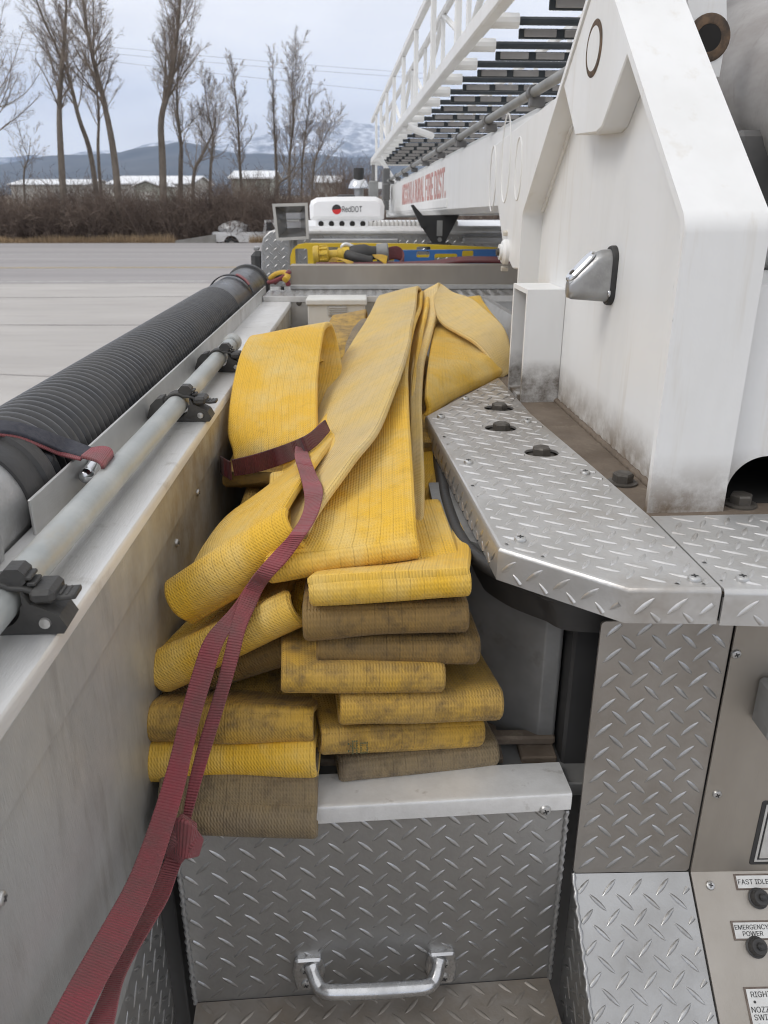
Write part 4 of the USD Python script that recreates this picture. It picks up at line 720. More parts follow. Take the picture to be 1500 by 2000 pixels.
part(q, 'plate_border', prism(sbox(a[0]+.006, b[1]+.006, a[0]+.084, a[1]-.006), .0050, TC, holes=()) if False else prism(sbox(a[0]+.006, b[1]+.006, a[0]+.084, a[1]-.006).difference(sbox(a[0]+.009, b[1]+.009, a[0]+.081, a[1]-.009)), .0052, TC), 'label_plate', False)
part(q, 'plate_panel', prism(sbox(a[0]+.012, b[1]+.012, a[0]+.078, a[1]-.012), .0051, TC), 'label_plate', False)
for lines, (u0, v0), (u1, v1), hh in ((['FAST IDLE'], (1430, 1708), (1506, 1738), .0062), (['EMERGENCY', 'POWER'], (1424, 1799), (1508, 1836), .0056), (['RIGHT', '\u2022', 'NOZZLE', 'SWING', '\u2022'], (1449, 1928), (1530, 2016), .0062)):
    a, b = onl(u0, v0), onl(u1, v1); g = sbox(a[0], b[1], b[0], a[1])
    pl = part(con, 'name_plate', bev_prism(g, .0052, .0006, TL), 'label_rim'); part(pl, 'plate_face', prism(g.buffer(-.0022, join_style=2), .0056, TL), 'label_plate', False)
    n_ = len(lines); cx = (a[0]+b[0])/2; H = a[1]-b[1]; lh = (H-.008)/n_
    for i, s in enumerate(lines):
        cy = a[1]-.004-lh*(i+.5)
        if s == '\u2022': m = trimesh.creation.cylinder(radius=.0016, height=.0006); m.apply_translation((cx-.01, cy, .0058))
        else:
            m = meshkit.text_mesh(s, hh, .0005); w = m.bounds[1][0]-m.bounds[0][0]; k = min(1.0, (b[0]-a[0]-.007)/w); m.apply_scale((k, 1, 1)); w = m.bounds[1][0]-m.bounds[0][0]; m.apply_translation((cx-w/2-m.bounds[0][0], cy-hh/2, .0056))
        m.apply_transform(TL); part(pl, 'lettering', m, 'black_print', False)
for (u, v), nm in (((1478, 1755), 'knob'), ((1474, 1850), 'knob')):
    q = onl(u, v); T = TL.copy(); T[:3, 3] = (TL @ [q[0], q[1], .0035, 1])[:3]
    k = part(con, nm, lathe([(.013, 0), (.0135, .002), (.0115, .003), (.0105, .012), (.0095, .0135), (.006, .014), (.0001, .0135)], T, 24), 'black_rubber'); part(k, 'knob_tip', lathe([(.0045, .0135), (.0045, .019), (.0025, .021), (.0001, .021)], T, 14), 'black_paint')

# ================================================================ turntable: deck plates, base, pedestal
ZD = -.400
tt = thing('turntable', 'white steel turntable pedestal standing on a diamond plate deck', 'turntable', (.45, 1.3, ZD))
def onz(u, v, z=ZD): return atZ(u, v, z)[:2]
def sweep_edge(poly, prof, z0):
    """A folded lip along an open outline: prof = (outward, down) pairs, outward to the left of travel."""
    p = np.asarray(poly, float); d = np.diff(p, axis=0); d /= np.linalg.norm(d, axis=1, keepdims=True); nn = np.column_stack([-d[:, 1], d[:, 0]])
    N = np.vstack([nn[:1], nn, nn[-1:]]); out = []
    mit = [nn[0]] + [(nn[i]+nn[i+1])/(1+np.dot(nn[i], nn[i+1])) for i in range(len(nn)-1)] + [nn[-1]]
    rows = np.array([[(*(p[i]+mit[i]*o), z0+dz) for o, dz in prof] for i in range(len(p))]); k = len(prof); v = rows.reshape(-1, 3)
    i = (np.arange(len(p)-1)[:, None]*k + np.arange(k-1)[None]).ravel(); return trimesh.Trimesh(v, np.concatenate([np.stack([i, i+k, i+k+1], 1), np.stack([i, i+k+1, i+1], 1)]), process=False)
outer = [onz(974, 738), onz(836, 812), onz(981, 1068), onz(1229, 1145), onz(1407, 1147)]
inner = [onz(1407, 1147), onz(1266, 1006), onz(1164, 917), onz(1037, 809), onz(974, 738)]
TDk = np.eye(4); TDk[2, 3] = ZD
def deck_plate(label, outline_outer, poly, holes, lipl):
    g = Polygon(poly); 
    for h in holes: g = g.difference(h)
    m = prism(g, .004, TDk, back=-.004); lg = lugs(g, TDk, .036, (.15, .3), rot=.22, margin=.006)
    lip = sweep_edge(outline_outer, [(0, 0), (.0028, -.0008), (.0048, -.003), (.0056, -.006), (.0056, -.043), (.002, -.043), (.002, -.010)], ZD)
    ms = [m, lg, lip]
    o = np.array(outline_outer)
    for a, b in zip(o[:-1], o[1:]):
        d = (b-a); L = np.linalg.norm(d); d /= L; nn = V(-d[1], d[0], 0); T = np.eye(4); T[:3, 0] = -V(d[0], d[1], 0); T[:3, 1] = UP; T[:3, 2] = nn; T[:3, 3] = (*(b), 0); T[:3, 3] += nn*.0056
        ms.append(lugs([(.003, ZD-.043), (L-.003, ZD-.043), (L-.003, ZD-.004), (.003, ZD-.004)], T, .036, (.1, .05), margin=.003))
    return part(tt, 'deck_plate', Plate(ms), 'tread_deck', 40, label=label)
slots = []
for (u, v), ang in (((965, 797), .1), ((968, 836), .1), ((1048, 884), .0)):
    c = onz(u, v); c2 = onz(u+16, v); s = affinity.scale(Point(*c).buffer(.020), 1, 1).union(Point(*c2).buffer(.023)); slots.append(s.convex_hull)
poly = outer[:-1] + [V(*outer[-1])] + inner[1:-1]
def flip(o): return [np.asarray(q) for q in o][::-1]
oo = [np.asarray(q) for q in outer]
# orient so that "outward" is to the left of travel
deck_plate('diamond plate deck with three slotted bolt holes in front of the pedestal', oo[::-1], poly, slots, None)
g2 = [onz(1413, 1149), onz(1272, 1008), onz(1500, 1004), onz(1900, 1000), onz(1900, 1160)]
deck_plate('second diamond plate deck section right of the seam', [np.asarray(onz(1900, 1160)), np.asarray(onz(1413, 1149))], g2, [], None)
for (u, v) in ((909, 779), (861, 814), (1030, 823), (915, 903), (1143, 924), (1016, 1054), (1356, 1131), (1450, 1131)):
    p = atZ(u, v, ZD+.001); h, rc = screw(p, UP, .0078); s = part(tt, 'screw', h, 'screw_metal'); part(s, 'screw_recess', rc, 'black_paint', False)
bp = [onz(820, 800)+V(.05, .05), onz(960, 960), onz(1250, 1110), onz(1900, 1130), V(1.3, 1.2), V(1.3, 2.0), V(.35, 2.0), onz(975, 740)+V(0, .1)]
part(tt, 'base_plate', prism(Polygon(bp).convex_hull, .02, TDk, back=-.0295), 'dirty_base', 30, label='dirt covered steel base plate under the pedestal')
zb_ = ZD-.0095
for (u, v) in ((975, 797), (979, 836), (1057, 884), (1216, 936), (1446, 978)):
    p = atZ(u, v+3, zb_+.004); hd, w = hexbolt((p[0], p[1], zb_), .027, .017, .0225, rng.uniform(0, 1)); s = part(tt, 'bolt', hd, 'bolt_dark', 20); part(s, 'washer', w, 'bolt_dark')
part(tt, 'deck_underside', prism(Polygon(bp).convex_hull.buffer(-.03), .03, TDk, back=-.062), 'black_paint')
# pedestal, turned a little to the left like the ladder
ga = math.radians(2.5); ta = V(-math.sin(ga), math.cos(ga), 0); tr = V(math.cos(ga), math.sin(ga), 0); O = V(.437, 1.02, 0)
TW = np.eye(4); TW[:3, 0] = ta; TW[:3, 1] = UP; TW[:3, 2] = tr; TW[:3, 3] = O
iTW = np.linalg.inv(TW)
def onw(u, v, off): p = atP(u, v, O+tr*off, tr); q = iTW @ np.append(p, 1); return q[:2]
def ext(a, b, z): a, b = np.asarray(a), np.asarray(b); return b + (b-a)*((z-b[1])/(b[1]-a[1]))
OL = -.050
F0, F1, F2 = onw(1268, 992, OL), onw(1339, 428, OL), onw(1227, 73, OL); F0 = V(F0[0], zb_); F1 = V(F0[0], F1[1])
R0, R1, R2 = onw(1002, 552, OL-.008), onw(1013, 413, OL-.008), onw(1095, 140, OL-.008)
ap = .62; FA, RA = ext(F1, F2, ap), ext(R1, R2, ap)
if FA[0] > RA[0]:                                                  # the two slopes meet below that height
    k_ = np.linalg.solve(np.column_stack([F2-F1, -(R2-R1)]), R1-F1); FA = RA = F1+(F2-F1)*k_[0]
web = Polygon([F0, F1, FA, RA, R1, V(R1[0], zb_)]).buffer(0); webr = web.buffer(-.035).buffer(.035).union(sbox(F0[0], zb_, R1[0], zb_+.2))
part(tt, 'pedestal_web', prism(webr.buffer(-.004), .012, TW, back=-.006), 'white_pedestal', 30, label='flat white side plate of the pedestal')
rim = webr.difference(webr.buffer(-.011, join_style=1)).difference(sbox(F0[0]+.0115, zb_-.1, R1[0]-.0115, zb_+.12)).difference(sbox(R1[0]-.05, zb_-.1, R1[0]+.05, R0[1]))
part(tt, 'pedestal_flange', bev_prism(rim, .108, .002, TW @ trimesh.transformations.translation_matrix((0, 0, -.052))), 'white_pedestal', 40, label='broad white flange running up the edge of the pedestal')
# chipped paint along the flange's near edge
ln = np.array([F0, F1, F1+(FA-F1)*.45]); 
# weld fillets where web meets flange and base
wp = [TW @ [F0[0]+.013, zb_+.002, -.008, 1], TW @ [R1[0], zb_+.002, -.008, 1]]; n_ = 90; pts = np.array([wp[0][:3]+(wp[1]-wp[0])[:3]*i/n_ + UP*.001*math.sin(i*2.2) for i in range(n_+1)]); part(tt, 'weld_bead', tube(pts, .006+.0008*np.sin(np.arange(n_+1)*1.3), 8), 'dirty_base', True)
inn = webr.buffer(-.0125); ic = [q for q in np.array(inn.exterior.coords)]; ic = ic[np.argmin([abs(q[0]-F0[0])+abs(q[1]-zb_) for q in ic]):] + ic[:np.argmin([abs(q[0]-F0[0])+abs(q[1]-zb_) for q in ic])]
wl_ = np.array([q for q in ic if q[1] > zb_+.03 and not (q[0] > R1[0]-.03 and q[1] < R0[1])]); dd_ = np.linalg.norm(np.diff(wl_, axis=0), axis=1)
for k_ in range(len(wl_)-1):
    if .05 < dd_[k_]:
        n_ = max(6, int(dd_[k_]/.006)); f_ = np.linspace(0, 1, n_)[:, None]; w2 = wl_[k_]*(1-f_)+wl_[k_+1]*f_; part(tt, 'weld_bead', tube(np.array([(TW @ [q[0], q[1], -.0075, 1])[:3] for q in w2]), .0045+.0009*np.sin(np.arange(n_)*2.2), 7), 'white_pedestal', True)
c = [q for q in np.array(inn.exterior.coords) if q[1] > zb_+.15]; 
# boss plate round the pivot
bpts = [onw(*q, OL-.002) for q in ((1093, 150), (1119, 264), (1160, 259), (1171, 247), (1231, 77))]; bpts = [ext(bpts[1], bpts[0], .35)] + bpts + [ext(bpts[3], bpts[4], .35)]
part(tt, 'pivot_boss', bev_prism(Polygon(bpts).convex_hull.intersection(webr.buffer(-.012)), .048-.006, .002, TW @ np.array([[1, 0, 0, 0], [0, 1, 0, 0], [0, 0, -1, -.0065], [0, 0, 0, 1.]])), 'white_pedestal', 30, label='thick white boss plate around the ladder pivot')
pc = onw(1155, 95, OL-.003); rv = abs(onw(1155, 150, OL-.003)[1]-pc[1])*.93
Tp = TW.copy(); Tp[:3, 3] = (TW @ [pc[0], pc[1], OL+.0015, 1])[:3]; Tp[:3, 2] = -tr; Tp[:3, 1] = -Tp[:3, 1]
pv = part(tt, 'pivot_pin', lathe([(rv*.86, 0), (rv*.86, .0012), (rv*.84, .0016), (.0001, .0016)], Tp, 48), 'white_pedestal'); part(pv, 'rust_ring', lathe([(rv*.80, .0010), (rv*.84, .0019), (rv*1.0, .0014), (rv*1.07, .0004)], Tp, 48), 'rust')
# rectangular tube at the pedestal's far foot
bq = onw(1090, 770, -.006); sF = bq[0]; fo = O+ta*sF
def ons(u, v): p = atP(u, v, fo, ta); q = iTW @ np.append(p, 1); return q[[2, 1]]
bl = ons(1024, 768); tl = ons(1024, 566); offl = (bl[0]+tl[0])/2; ztop = tl[1]
sB = onw(1003, 556, offl)[0]
T1 = TW.copy(); T1[:3, 3] = (TW @ [0, 0, offl, 1])[:3]
tb = sbox(sF, zb_, sB, ztop); part(tt, 'foot_tube', prism(tb.difference(tb.buffer(-.009, join_style=2)), -offl-.007, T1), 'white_foot', 30, label='open square steel tube welded to the foot of the pedestal')
part(tt, 'foot_tube', prism(tb.buffer(-.0095, join_style=2), .004, T1, back=.05), 'dark_void', label='dark inside of the square tube')
# second pedestal plate to the right with its arched opening
T2 = TC.copy(); T2[:3, 3] = (0, 1.045, 0)
def on2(u, v): p = atY(u, v, 1.045); return (p[0], p[2])
a = on2(1420, 556); b = on2(1413, 990); xq = .48; pl = sbox(xq, zb_, 1.1, a[1]); ac = on2(1490, 960); rr_ = abs(on2(1418, 960)[0]-ac[0]); hole = Point(ac[0], ac[1]).buffer(rr_, 32).union(sbox(ac[0]-rr_, zb_-.1, ac[0]+rr_, ac[1]))
part(tt, 'cross_plate', prism(pl.buffer(-.012).buffer(.012).difference(hole), .012, T2, back=-.012), 'white_pedestal', 30, label='white cross plate with an arched opening over a bolt')
part(tt, 'cross_plate_back', rbox((.46, 1.25, ZD), (1.1, 1.40, a[1]-.03), .004), 'dark_void')  # near-black panels added behind the arch so its inside looks shaded
part(tt, 'cross_plate_top', rbox((xq, 1.058, a[1]-.012), (1.1, 1.40, a[1]-.004), .002), 'white_pedestal')  # lid added to keep light out of the arched opening
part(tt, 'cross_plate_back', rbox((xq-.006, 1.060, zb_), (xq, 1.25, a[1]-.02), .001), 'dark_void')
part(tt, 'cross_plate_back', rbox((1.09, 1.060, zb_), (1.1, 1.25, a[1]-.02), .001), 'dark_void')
part(tt, 'cross_plate_floor', rbox((xq, 1.052, zb_-.002), (1.09, 1.25, zb_+.0015), .0005), 'dark_void', label='black sheet colouring in the shade inside the arched opening')  # shade behind the arch, painted as a thin black sheet
part(tt, 'drain_pipe', cyl((.50, 1.32, a[1]+.025), (1.1, 1.32, a[1]+.025), .03, 20), 'grey_rail')
part(tt, 'hydraulic_block', rbox((.62, 1.45, -.35), (1.0, 1.75, .1), .01), 'cab_dark')
# lift cylinder above it
c0, c1 = atY(1535, 60, 1.55), atY(1535, 330, 1.62)
cd = V(.02, .93, .36); cd /= np.linalg.norm(cd)
ctr = atY(1560, 140, 1.62); part(tt, 'lift_cylinder', tube([ctr-cd*.38, ctr-cd*.37, ctr+cd*.9], [.128, .13, .13], 40), 'cylinder_grey', 30, label='grey stained lift cylinder beside the pedestal')
ctr2 = atY(1575, 350, 1.66); part(tt, 'lift_cylinder', tube([ctr2-cd*.34, ctr2-cd*.335, ctr2+cd*.8], [.118, .12, .12], 40), 'cylinder_grey', 30, label='lower grey cylinder barrel behind the pedestal')
rp = [atY(u, v, 1.60) for u, v in ((1440, 222), (1455, 214), (1475, 208), (1500, 205), (1540, 208))]; part(tt, 'weld_bead', tube(smoothpath(rp, 6), .012+.002*np.sin(np.arange(25)*2.1), 8), 'cylinder_grey', True)
tp_ = Polygon([(q[0], q[2]) for q in (atY(1335, -60, 1.50), atY(1418, -60, 1.50), atY(1420, 60, 1.50), atY(1405, 150, 1.50), atY(1365, 150, 1.50))]); T3 = TC.copy(); T3[:3, 3] = (0, 1.50, 0)
lg = part(tt, 'cylinder_lug', prism(tp_, .02, T3, back=-.02), 'white_pedestal', 30, label='white lug with a rusty bolt hole')
q = atY(1384, 74, 1.499); Tq = T3.copy(); Tq[:3, 3] = q; rs = part(lg, 'rusty_hole', lathe([(.036, 0), (.033, .0015), (.022, .002), (.0205, .0012)], Tq, 28), 'rust'); part(rs, 'bolt_hole', lathe([(.021, .0011), (.0001, .001)], Tq, 28), 'dark_void'); 

# chrome marker light on the pedestal
lq = onw(1196, 545, -.006); ml = thing('marker_light', 'chrome hooded marker light on the white pedestal', 'light', (TW @ [*lq, 0, 1])[:3])
hs = abs(onw(1196, 478, -.006)[1]-onw(1196, 598, -.006)[1])/2; TLi = TW.copy(); TLi[:3, 2] = -tr; TLi[:3, 0] = -ta; TLi[:3, 3] = (TW @ [lq[0], (onw(1196, 478, -.006)[1]+onw(1196, 598, -.006)[1])/2, -.006, 1])[:3]
def oval(w, h, z, n=40, tx=0, ty=0): a_ = np.arange(n)/n*2*math.pi; c_, s_2 = np.cos(a_), np.sin(a_); k = h-w; return np.column_stack([w*c_+tx, w*s_2+np.sign(s_2)*k*(np.abs(s_2) > 1e-9)+ty, np.full(n, z)])
w_ = hs*.47
g = hull(oval(w_, hs, 0), oval(w_, hs, .006), oval(w_*.94, hs*.97, .009)); g.apply_transform(TLi); part(ml, 'gasket', g, 'black_rubber', 30)
g = hull(oval(w_*.88, hs*.88, .009, 64), oval(w_*.87, hs*.86, .022, 64), oval(w_*.86, hs*.80, .034, 64, ty=-hs*.03), oval(w_*.84, hs*.66, .047, 64, ty=-hs*.15), oval(w_*.80, hs*.54, .059, 64, ty=-hs*.26), oval(w_*.70, hs*.42, .069, 64, ty=-hs*.36), oval(w_*.52, hs*.30, .076, 64, ty=-hs*.42)); g.apply_transform(TLi); part(ml, 'housing', g, 'cast_metal', 55)
sl_a, sl_b = V(0, hs*.74, .0345), V(0, -hs*.16, .0755); dv = sl_b-sl_a; dn = dv/np.linalg.norm(dv); nz = V(0, -dn[2], dn[1]); nz = nz if nz[2] > 0 else -nz
fr = np.eye(4); fr[:3, 0] = (1, 0, 0); fr[:3, 1] = -dn; fr[:3, 2] = np.cross((1, 0, 0), -dn); fr[:3, 3] = (sl_a+sl_b)/2
cv = Polygon(oval(w_*.66, np.linalg.norm(dv)/2*1.06, 0)[:, :2]); cvr = part(ml, 'cover_plate', bev_prism(cv, .006, .003, TLi @ fr), 'chrome', 30); h, rc = screw((TLi @ fr @ [0, -np.linalg.norm(dv)/2*.55, .005, 1])[:3], (TLi @ fr)[:3, 2], .0055); part(cvr, 'screw', h, 'bolt_dark')
h, rc = screw((TLi @ [w_*.80, -hs*.55, .010, 1])[:3], -tr, .006); part(ml, 'screw', h, 'chrome')
h, rc = screw((TLi @ [-w_*.78, -hs*.50, .012, 1])[:3], -tr, .006); part(ml, 'screw', h, 'bolt_dark')

# black rubber guard round the turntable ring, below the deck
gp = [atZ(u, v, -.452) for u, v in ((835, 800), (860, 915), (872, 985), (905, 1063), (960, 1108), (1040, 1140), (1125, 1163))]; gp = [gp[0]+V(.1, .2, 0)] + gp + [gp[-1]+V(.2, .0, 0)]
gp = smoothpath(gp, 8); rg = thing('rubber_guard', 'black rubber guard curving under the edge of the diamond plate deck', 'guard', gp[len(gp)//2])
part(rg, 'rim', tube(gp, .011, 12), 'black_rubber', True)
gi = gp + V(.018, .012, -.02); part(rg, 'rim', tube(gi, .008, 10), 'black_rubber', True)
i = np.arange(len(gp)-1); sk = trimesh.Trimesh(np.vstack([gp-UP*.004, gp+V(.02, .015, -.06)]), np.concatenate([np.stack([i, i+1, i+1+len(gp)], 1), np.stack([i, i+1+len(gp), i+len(gp)], 1)]), process=False); part(rg, 'skirt', sk, 'black_rubber', True)

# ================================================================ aerial ladder on its boom
aL = ray(640, 425); aL /= np.linalg.norm(aL); rL = np.cross(aL, UP); rL /= np.linalg.norm(rL); uL = np.cross(rL, aL)
def lad(u, v, p):
    """Distance along the ladder and height above its axis of the point seen at (u, v) on the plane p to the right of the axis."""
    d = ray(u, v); k = p/np.dot(d, rL); return k*np.dot(d, aL), k*np.dot(d, uL)
def LP(d, p, q): return aL*d + rL*p + uL*q
TLd = np.eye(4); TLd[:3, 0] = aL; TLd[:3, 1] = uL; TLd[:3, 2] = -np.cross(uL, aL)*-1; TLd[:3, 2] = np.cross(aL, uL)     # x along, y up, z right
def lbox(d0, d1, p0, p1, q0, q1, r=.004): return rbox((d0, q0, p0), (d1, q1, p1), r, TLd)
al = thing('aerial_ladder', 'white aerial ladder with lattice rails lying on its white boom', 'ladder', LP(4, .8, 0))
PB = .55; qt = np.mean([lad(920, 265, PB)[1], lad(1040, 200, PB)[1]]); qb = np.mean([lad(860, 419, PB)[1], lad(780, 421, PB)[1]]); dend = lad(757, 385, PB)[0]
bm = part(al, 'boom', lbox(1.9, dend, PB, 1.12, qb, qt-.012, .022), 'white_paint', 40, label='long white box boom with faded red lettering')
part(al, 'boom_cap', lbox(dend-.02, dend+.012, PB-.012, 1.135, qb-.012, qt+.004, .004), 'white_paint')
part(al, 'boom_plate', lbox(dend*.50, dend-.30, PB-.004, PB+.003, qb+.03, (qb+qt)/2-.07, .001), 'white_paint')
# lettering on the boom's side
d0, d1 = lad(871, 350, PB)[0], lad(786, 350, PB)[0]; txt = 'MISSOULA RURAL FIRE DIST.'
tm = meshkit.text_mesh(txt, 1.0, .02, True); wv = tm.bounds[1][0]-tm.bounds[0][0]; q1 = lad(870, 318, PB)[1]; q0 = lad(870, 384, PB)[1]; hq = (q1-q0)
tm.vertices -= [tm.bounds[0][0], 0, 0]; tm.vertices *= [(d1-d0)/wv, hq*.86, .06]
Tt = np.eye(4); Tt[:3, 0] = -aL; Tt[:3, 1] = uL; Tt[:3, 2] = -rL; Tt[:3, 3] = LP(d1, PB-.0005, q0)
tm.apply_transform(Tt); part(bm, 'lettering', tm, 'red_letter', False, label='faded red block capitals on the boom')
# rail along the top edge of the boom
rq = qt+.012; tr_ = part(al, 'edge_rail', cyl(LP(1.75, PB-.015, rq), LP(dend-.3, PB-.015, rq), .0125, 14), 'grey_rail')
for d in np.arange(2.25, dend-.4, .62): part(tr_, 'rail_clamp', cat_([cyl(LP(d, PB-.015, rq), LP(d+.03, PB-.015, rq), .0175, 14), lbox(d, d+.03, PB-.025, PB+.015, rq-.035, rq-.01, .003)]), 'cab_dark')
# knuckle plate at the boom's foot
kp = [lad(u, v, PB-.02) for u, v in ((958, 290), (1086, 190), (1095, 470), (1040, 528), (1002, 525), (985, 490), (976, 420))]
part(al, 'boom', bev_prism(Polygon(kp).convex_hull, .022, .004, TLd @ np.array([[1, 0, 0, 0], [0, 1, 0, 0], [0, 0, -1, PB+.0], [0, 0, 0, 1.]])), 'white_paint', 30, label='white knuckle plate at the foot of the boom')
for (u, v, r) in ((988, 310, .075), (962, 350, .06), (1012, 330, .05)):
    d, q = lad(u, v, PB-.023); a_ = np.arange(41)/40*2*math.pi; part(al, 'ring_seam', tube(np.array([LP(d+r*math.cos(t)*.8, PB-.0225, q+r*1.6*math.sin(t)) for t in a_]), .002, 6), 'white_paint', True)
d, q = lad(985, 492, PB-.03); T = np.eye(4); T[:3, 0] = aL; T[:3, 1] = -uL; T[:3, 2] = -rL; T[:3, 3] = LP(d, PB-.02, q)
pb = part(al, 'pivot_boss', lathe([(.036, 0), (.036, .012), (.030, .018), (.022, .019), (.022, .026), (.0001, .027)], T, 30), 'white_paint'); part(pb, 'bolt', lathe([(.012, .026), (.012, .034), (.0001, .035)], T, 6), 'bolt_dark', 20)
for k in (.052, -.048): part(pb, 'bolt', cyl(LP(d+.01, PB-.035, q+k), LP(d+.01, PB-.015, q+k), .008, 6), 'weld')
# lattice rails: p across, q height of the lower chord
PR = .45; q_lo = np.mean([lad(845, 172, PR)[1], lad(900, 92, PR)[1]]); q_hi = np.mean([lad(790, 68, PR)[1], lad(830, 0, PR)[1]]); de = lad(724, 300, PR)[0]; DS = 1.55
def rail(p, w, qa, qb_, d0, d1, step, off, name, label=None, diag=True, ch=.05):
    r = part(al, name, lbox(d0, d1, p, p+w, qa, qa+ch, .005), 'white_paint', label=label)
    part(r, 'top_chord', lbox(d0, d1, p+.004, p+w-.004, qb_-ch*.75, qb_, .005), 'white_paint'); k = 0
    for d in np.arange(d0+off, d1, step):
        part(r, 'upright', lbox(d-.016, d+.016, p+.008, p+w-.008, qa+ch, qb_-ch*.75, .003), 'white_paint')
        if diag and d+step < d1:
            a, b = LP(d+.02, p+w/2, qa+ch), LP(d+step-.02, p+w/2, qb_-ch*.75)
            if k % 2: a, b = LP(d+.02, p+w/2, qb_-ch*.75), LP(d+step-.02, p+w/2, qa+ch)
            part(r, 'brace', tube([a, b], .012, 8), 'white_paint')
        k += 1
    return r
rail(PR, .038, q_lo, q_hi, DS, de, .711, .2, 'side_rail', 'white lattice side rail of the ladder, outer left', False)
rail(PR+.075, .032, q_lo+.07, q_hi-.05, DS, de-.25, .711, .42, 'side_rail', 'inner white lattice rail of the ladder', True, .04)
rail(1.24, .038, q_lo, q_hi, DS, de, .711, .2, 'side_rail', 'white lattice side rail on the far side of the ladder', False)
for k, d in enumerate(np.arange(1.62, de-.05, .3556)):
    p0, p1 = PR+.038, 1.24
    rg_ = part(al, 'rung', tube([LP(d, p0+.085, q_lo+.03), LP(d, p1-.02, q_lo+.03)], .0115, 10), 'rung_rubber'); part(rg_, 'rung_socket', tube([LP(d, p0-.004, q_lo+.03), LP(d, p0+.09, q_lo+.03)], .021, 10), 'white_paint')
    part(rg_, 'rung_socket', tube([LP(d, p1-.03, q_lo+.03), LP(d, p1+.004, q_lo+.03)], .024, 10), 'white_paint')
    # second section's rung behind it: a black bar carrying grey tread blocks
    dd = d+.03; part(rg_, 'backing_bar', lbox(dd, dd+.012, p0+.10, p1-.03, q_lo-.010, q_lo+.017, .002), 'rung_rubber'); p = p0+.115; i = 0
    while p < p1-.13:
        part(rg_, 'tread_block', lbox(dd-.006, dd+.004, p, p+.098, q_lo-.006, q_lo+.0135, .0015), 'rung_metal', False); p += .124; i += 1
part(al, 'gusset', tube([LP(lad(782, 262, PR)[0], PR+.03, q_lo), LP(lad(782, 262, PR)[0]+.25, PB+.12, q_lo-.03)], .022, 8), 'white_paint'); part(al, 'gusset', tube([LP(de-.9, PR+.03, q_lo+.01), LP(de-.6, PB+.1, qt+.03)], .02, 8), 'white_paint')
part(al, 'end_bar', lbox(de-.03, de+.03, PR, 1.28, q_lo-.02, q_lo+.03, .005), 'white_paint'); part(al, 'end_bracket', lbox(de-.1, de, PR+.02, PR+.06, qt-.05, q_lo, .004), 'white_paint'); part(al, 'end_bracket', lbox(de-.30, de-.25, PR+.02, PB+.2, qt-.02, qt+.04, .004), 'white_paint')
for (a, b, c, d_, e_, f_) in ((de-1.2, de-1.0, .50, .56, qb+.05, qt+.12), (de-1.6, de-1.45, .47, .53, qb+.12, qt-.02)): part(al, 'control_box', lbox(a, b, c, d_, e_, f_, .01), 'cab_dark')
# black rest under the boom
YR = 4.25; cr = thing('boom_rest', 'black steel rest holding the underside of the boom', 'bracket', atY(850, 475, YR))
def py(u, v, Y): p = atY(u, v, Y); return (p[0], p[2])
TY = TC.copy(); TY[:3, 3] = (0, YR, 0)
part(cr, 'web', prism(Polygon([py(*q, YR) for q in ((820, 421), (897, 420), (868, 476), (845, 476), (822, 440))]), .05, TY, back=-.05), 'black_paint', 30)
part(cr, 'horn', prism(Polygon([py(*q, YR) for q in ((803, 401), (808, 400), (826, 421), (834, 440), (824, 446))]), .06, TY, back=-.055), 'black_paint', 30)
a, b = py(852, 430, YR), py(862, 460, YR); part(cr, 'strap', rbox((a[0], YR-.055, b[1]), (b[0], YR-.0505, a[1]), .001), 'grey_rail'); a = py(857, 467, YR); part(cr, 'bolt', cyl((a[0], YR-.062, a[1]), (a[0], YR-.05, a[1]), .011, 6), 'grey_rail', 20)
a, b = py(868, 482, YR), py(843, 476, YR); part(cr, 'foot', rbox((b[0]-.03, YR-.06, a[1]-.02), (a[0]+.03, YR+.08, b[1]+.003), .003), 'black_paint')

# ================================================================ forward of the hose bed
YB = 3.06
a, b = atY(566, 578, YB), atY(1000, 690, YB); zt = a[2]
part(truck, 'bulkhead', rbox((XW-.115, YB, -.85), (.75, YB+.03, zt-.004), .002), 'aluminium', label='aluminium bulkhead at the front of the hose bed')
pol = [(XW-.1, .0), (.75, 0), (.75, .20), (XW-.1, .20)]; TB = frame((0, YB-.004, zt), (1, 0, 0), (0, 1, 0))
part(truck, 'bulkhead_top', Plate([prism(pol, .004, TB, back=-.004), lugs(pol, TB, .039)]), 'tread_plate', 40, label='bright diamond plate top of the bulkhead'); part(truck, 'bulkhead_top', rbox((XW-.1, YB-.008, zt-.022), (.75, YB-.004, zt), .001), 'aluminium_ledge')
for (u, v) in ((584, 592), (976, 584)): h, rc = screw(atY(u, v, YB-.001), (0, -1, 0), .010); part(truck, 'screw', h, 'bolt_dark')
a, b = atY(600, 584, 2.93), atY(714, 660, 2.93)
bx = thing('storage_box', 'pale grey metal box with a small vent plate fixed to the bulkhead', 'box', ((a[0]+b[0])/2, 2.95, b[2])); part(bx, 'box_body', rbox((a[0], 2.93, -.72), (b[0], YB-.001, a[2]-.012), .004), 'white_box'); part(bx, 'lid', rbox((a[0]-.006, 2.922, a[2]-.022), (b[0]+.006, YB-.002, a[2]), .004), 'white_box')
a, b = atY(640, 598, 2.93), atY(678, 617, 2.93); part(bx, 'vent_plate', cat_([rbox((a[0], 2.926, b[2]), (b[0], 2.9295, a[2]), .001)]+[rbox((a[0]+.004, 2.923, b[2]+.006+k*.007), (b[0]-.004, 2.9262, b[2]+.0085+k*.007), .0006) for k in range(4)]), 'lamp_shell')
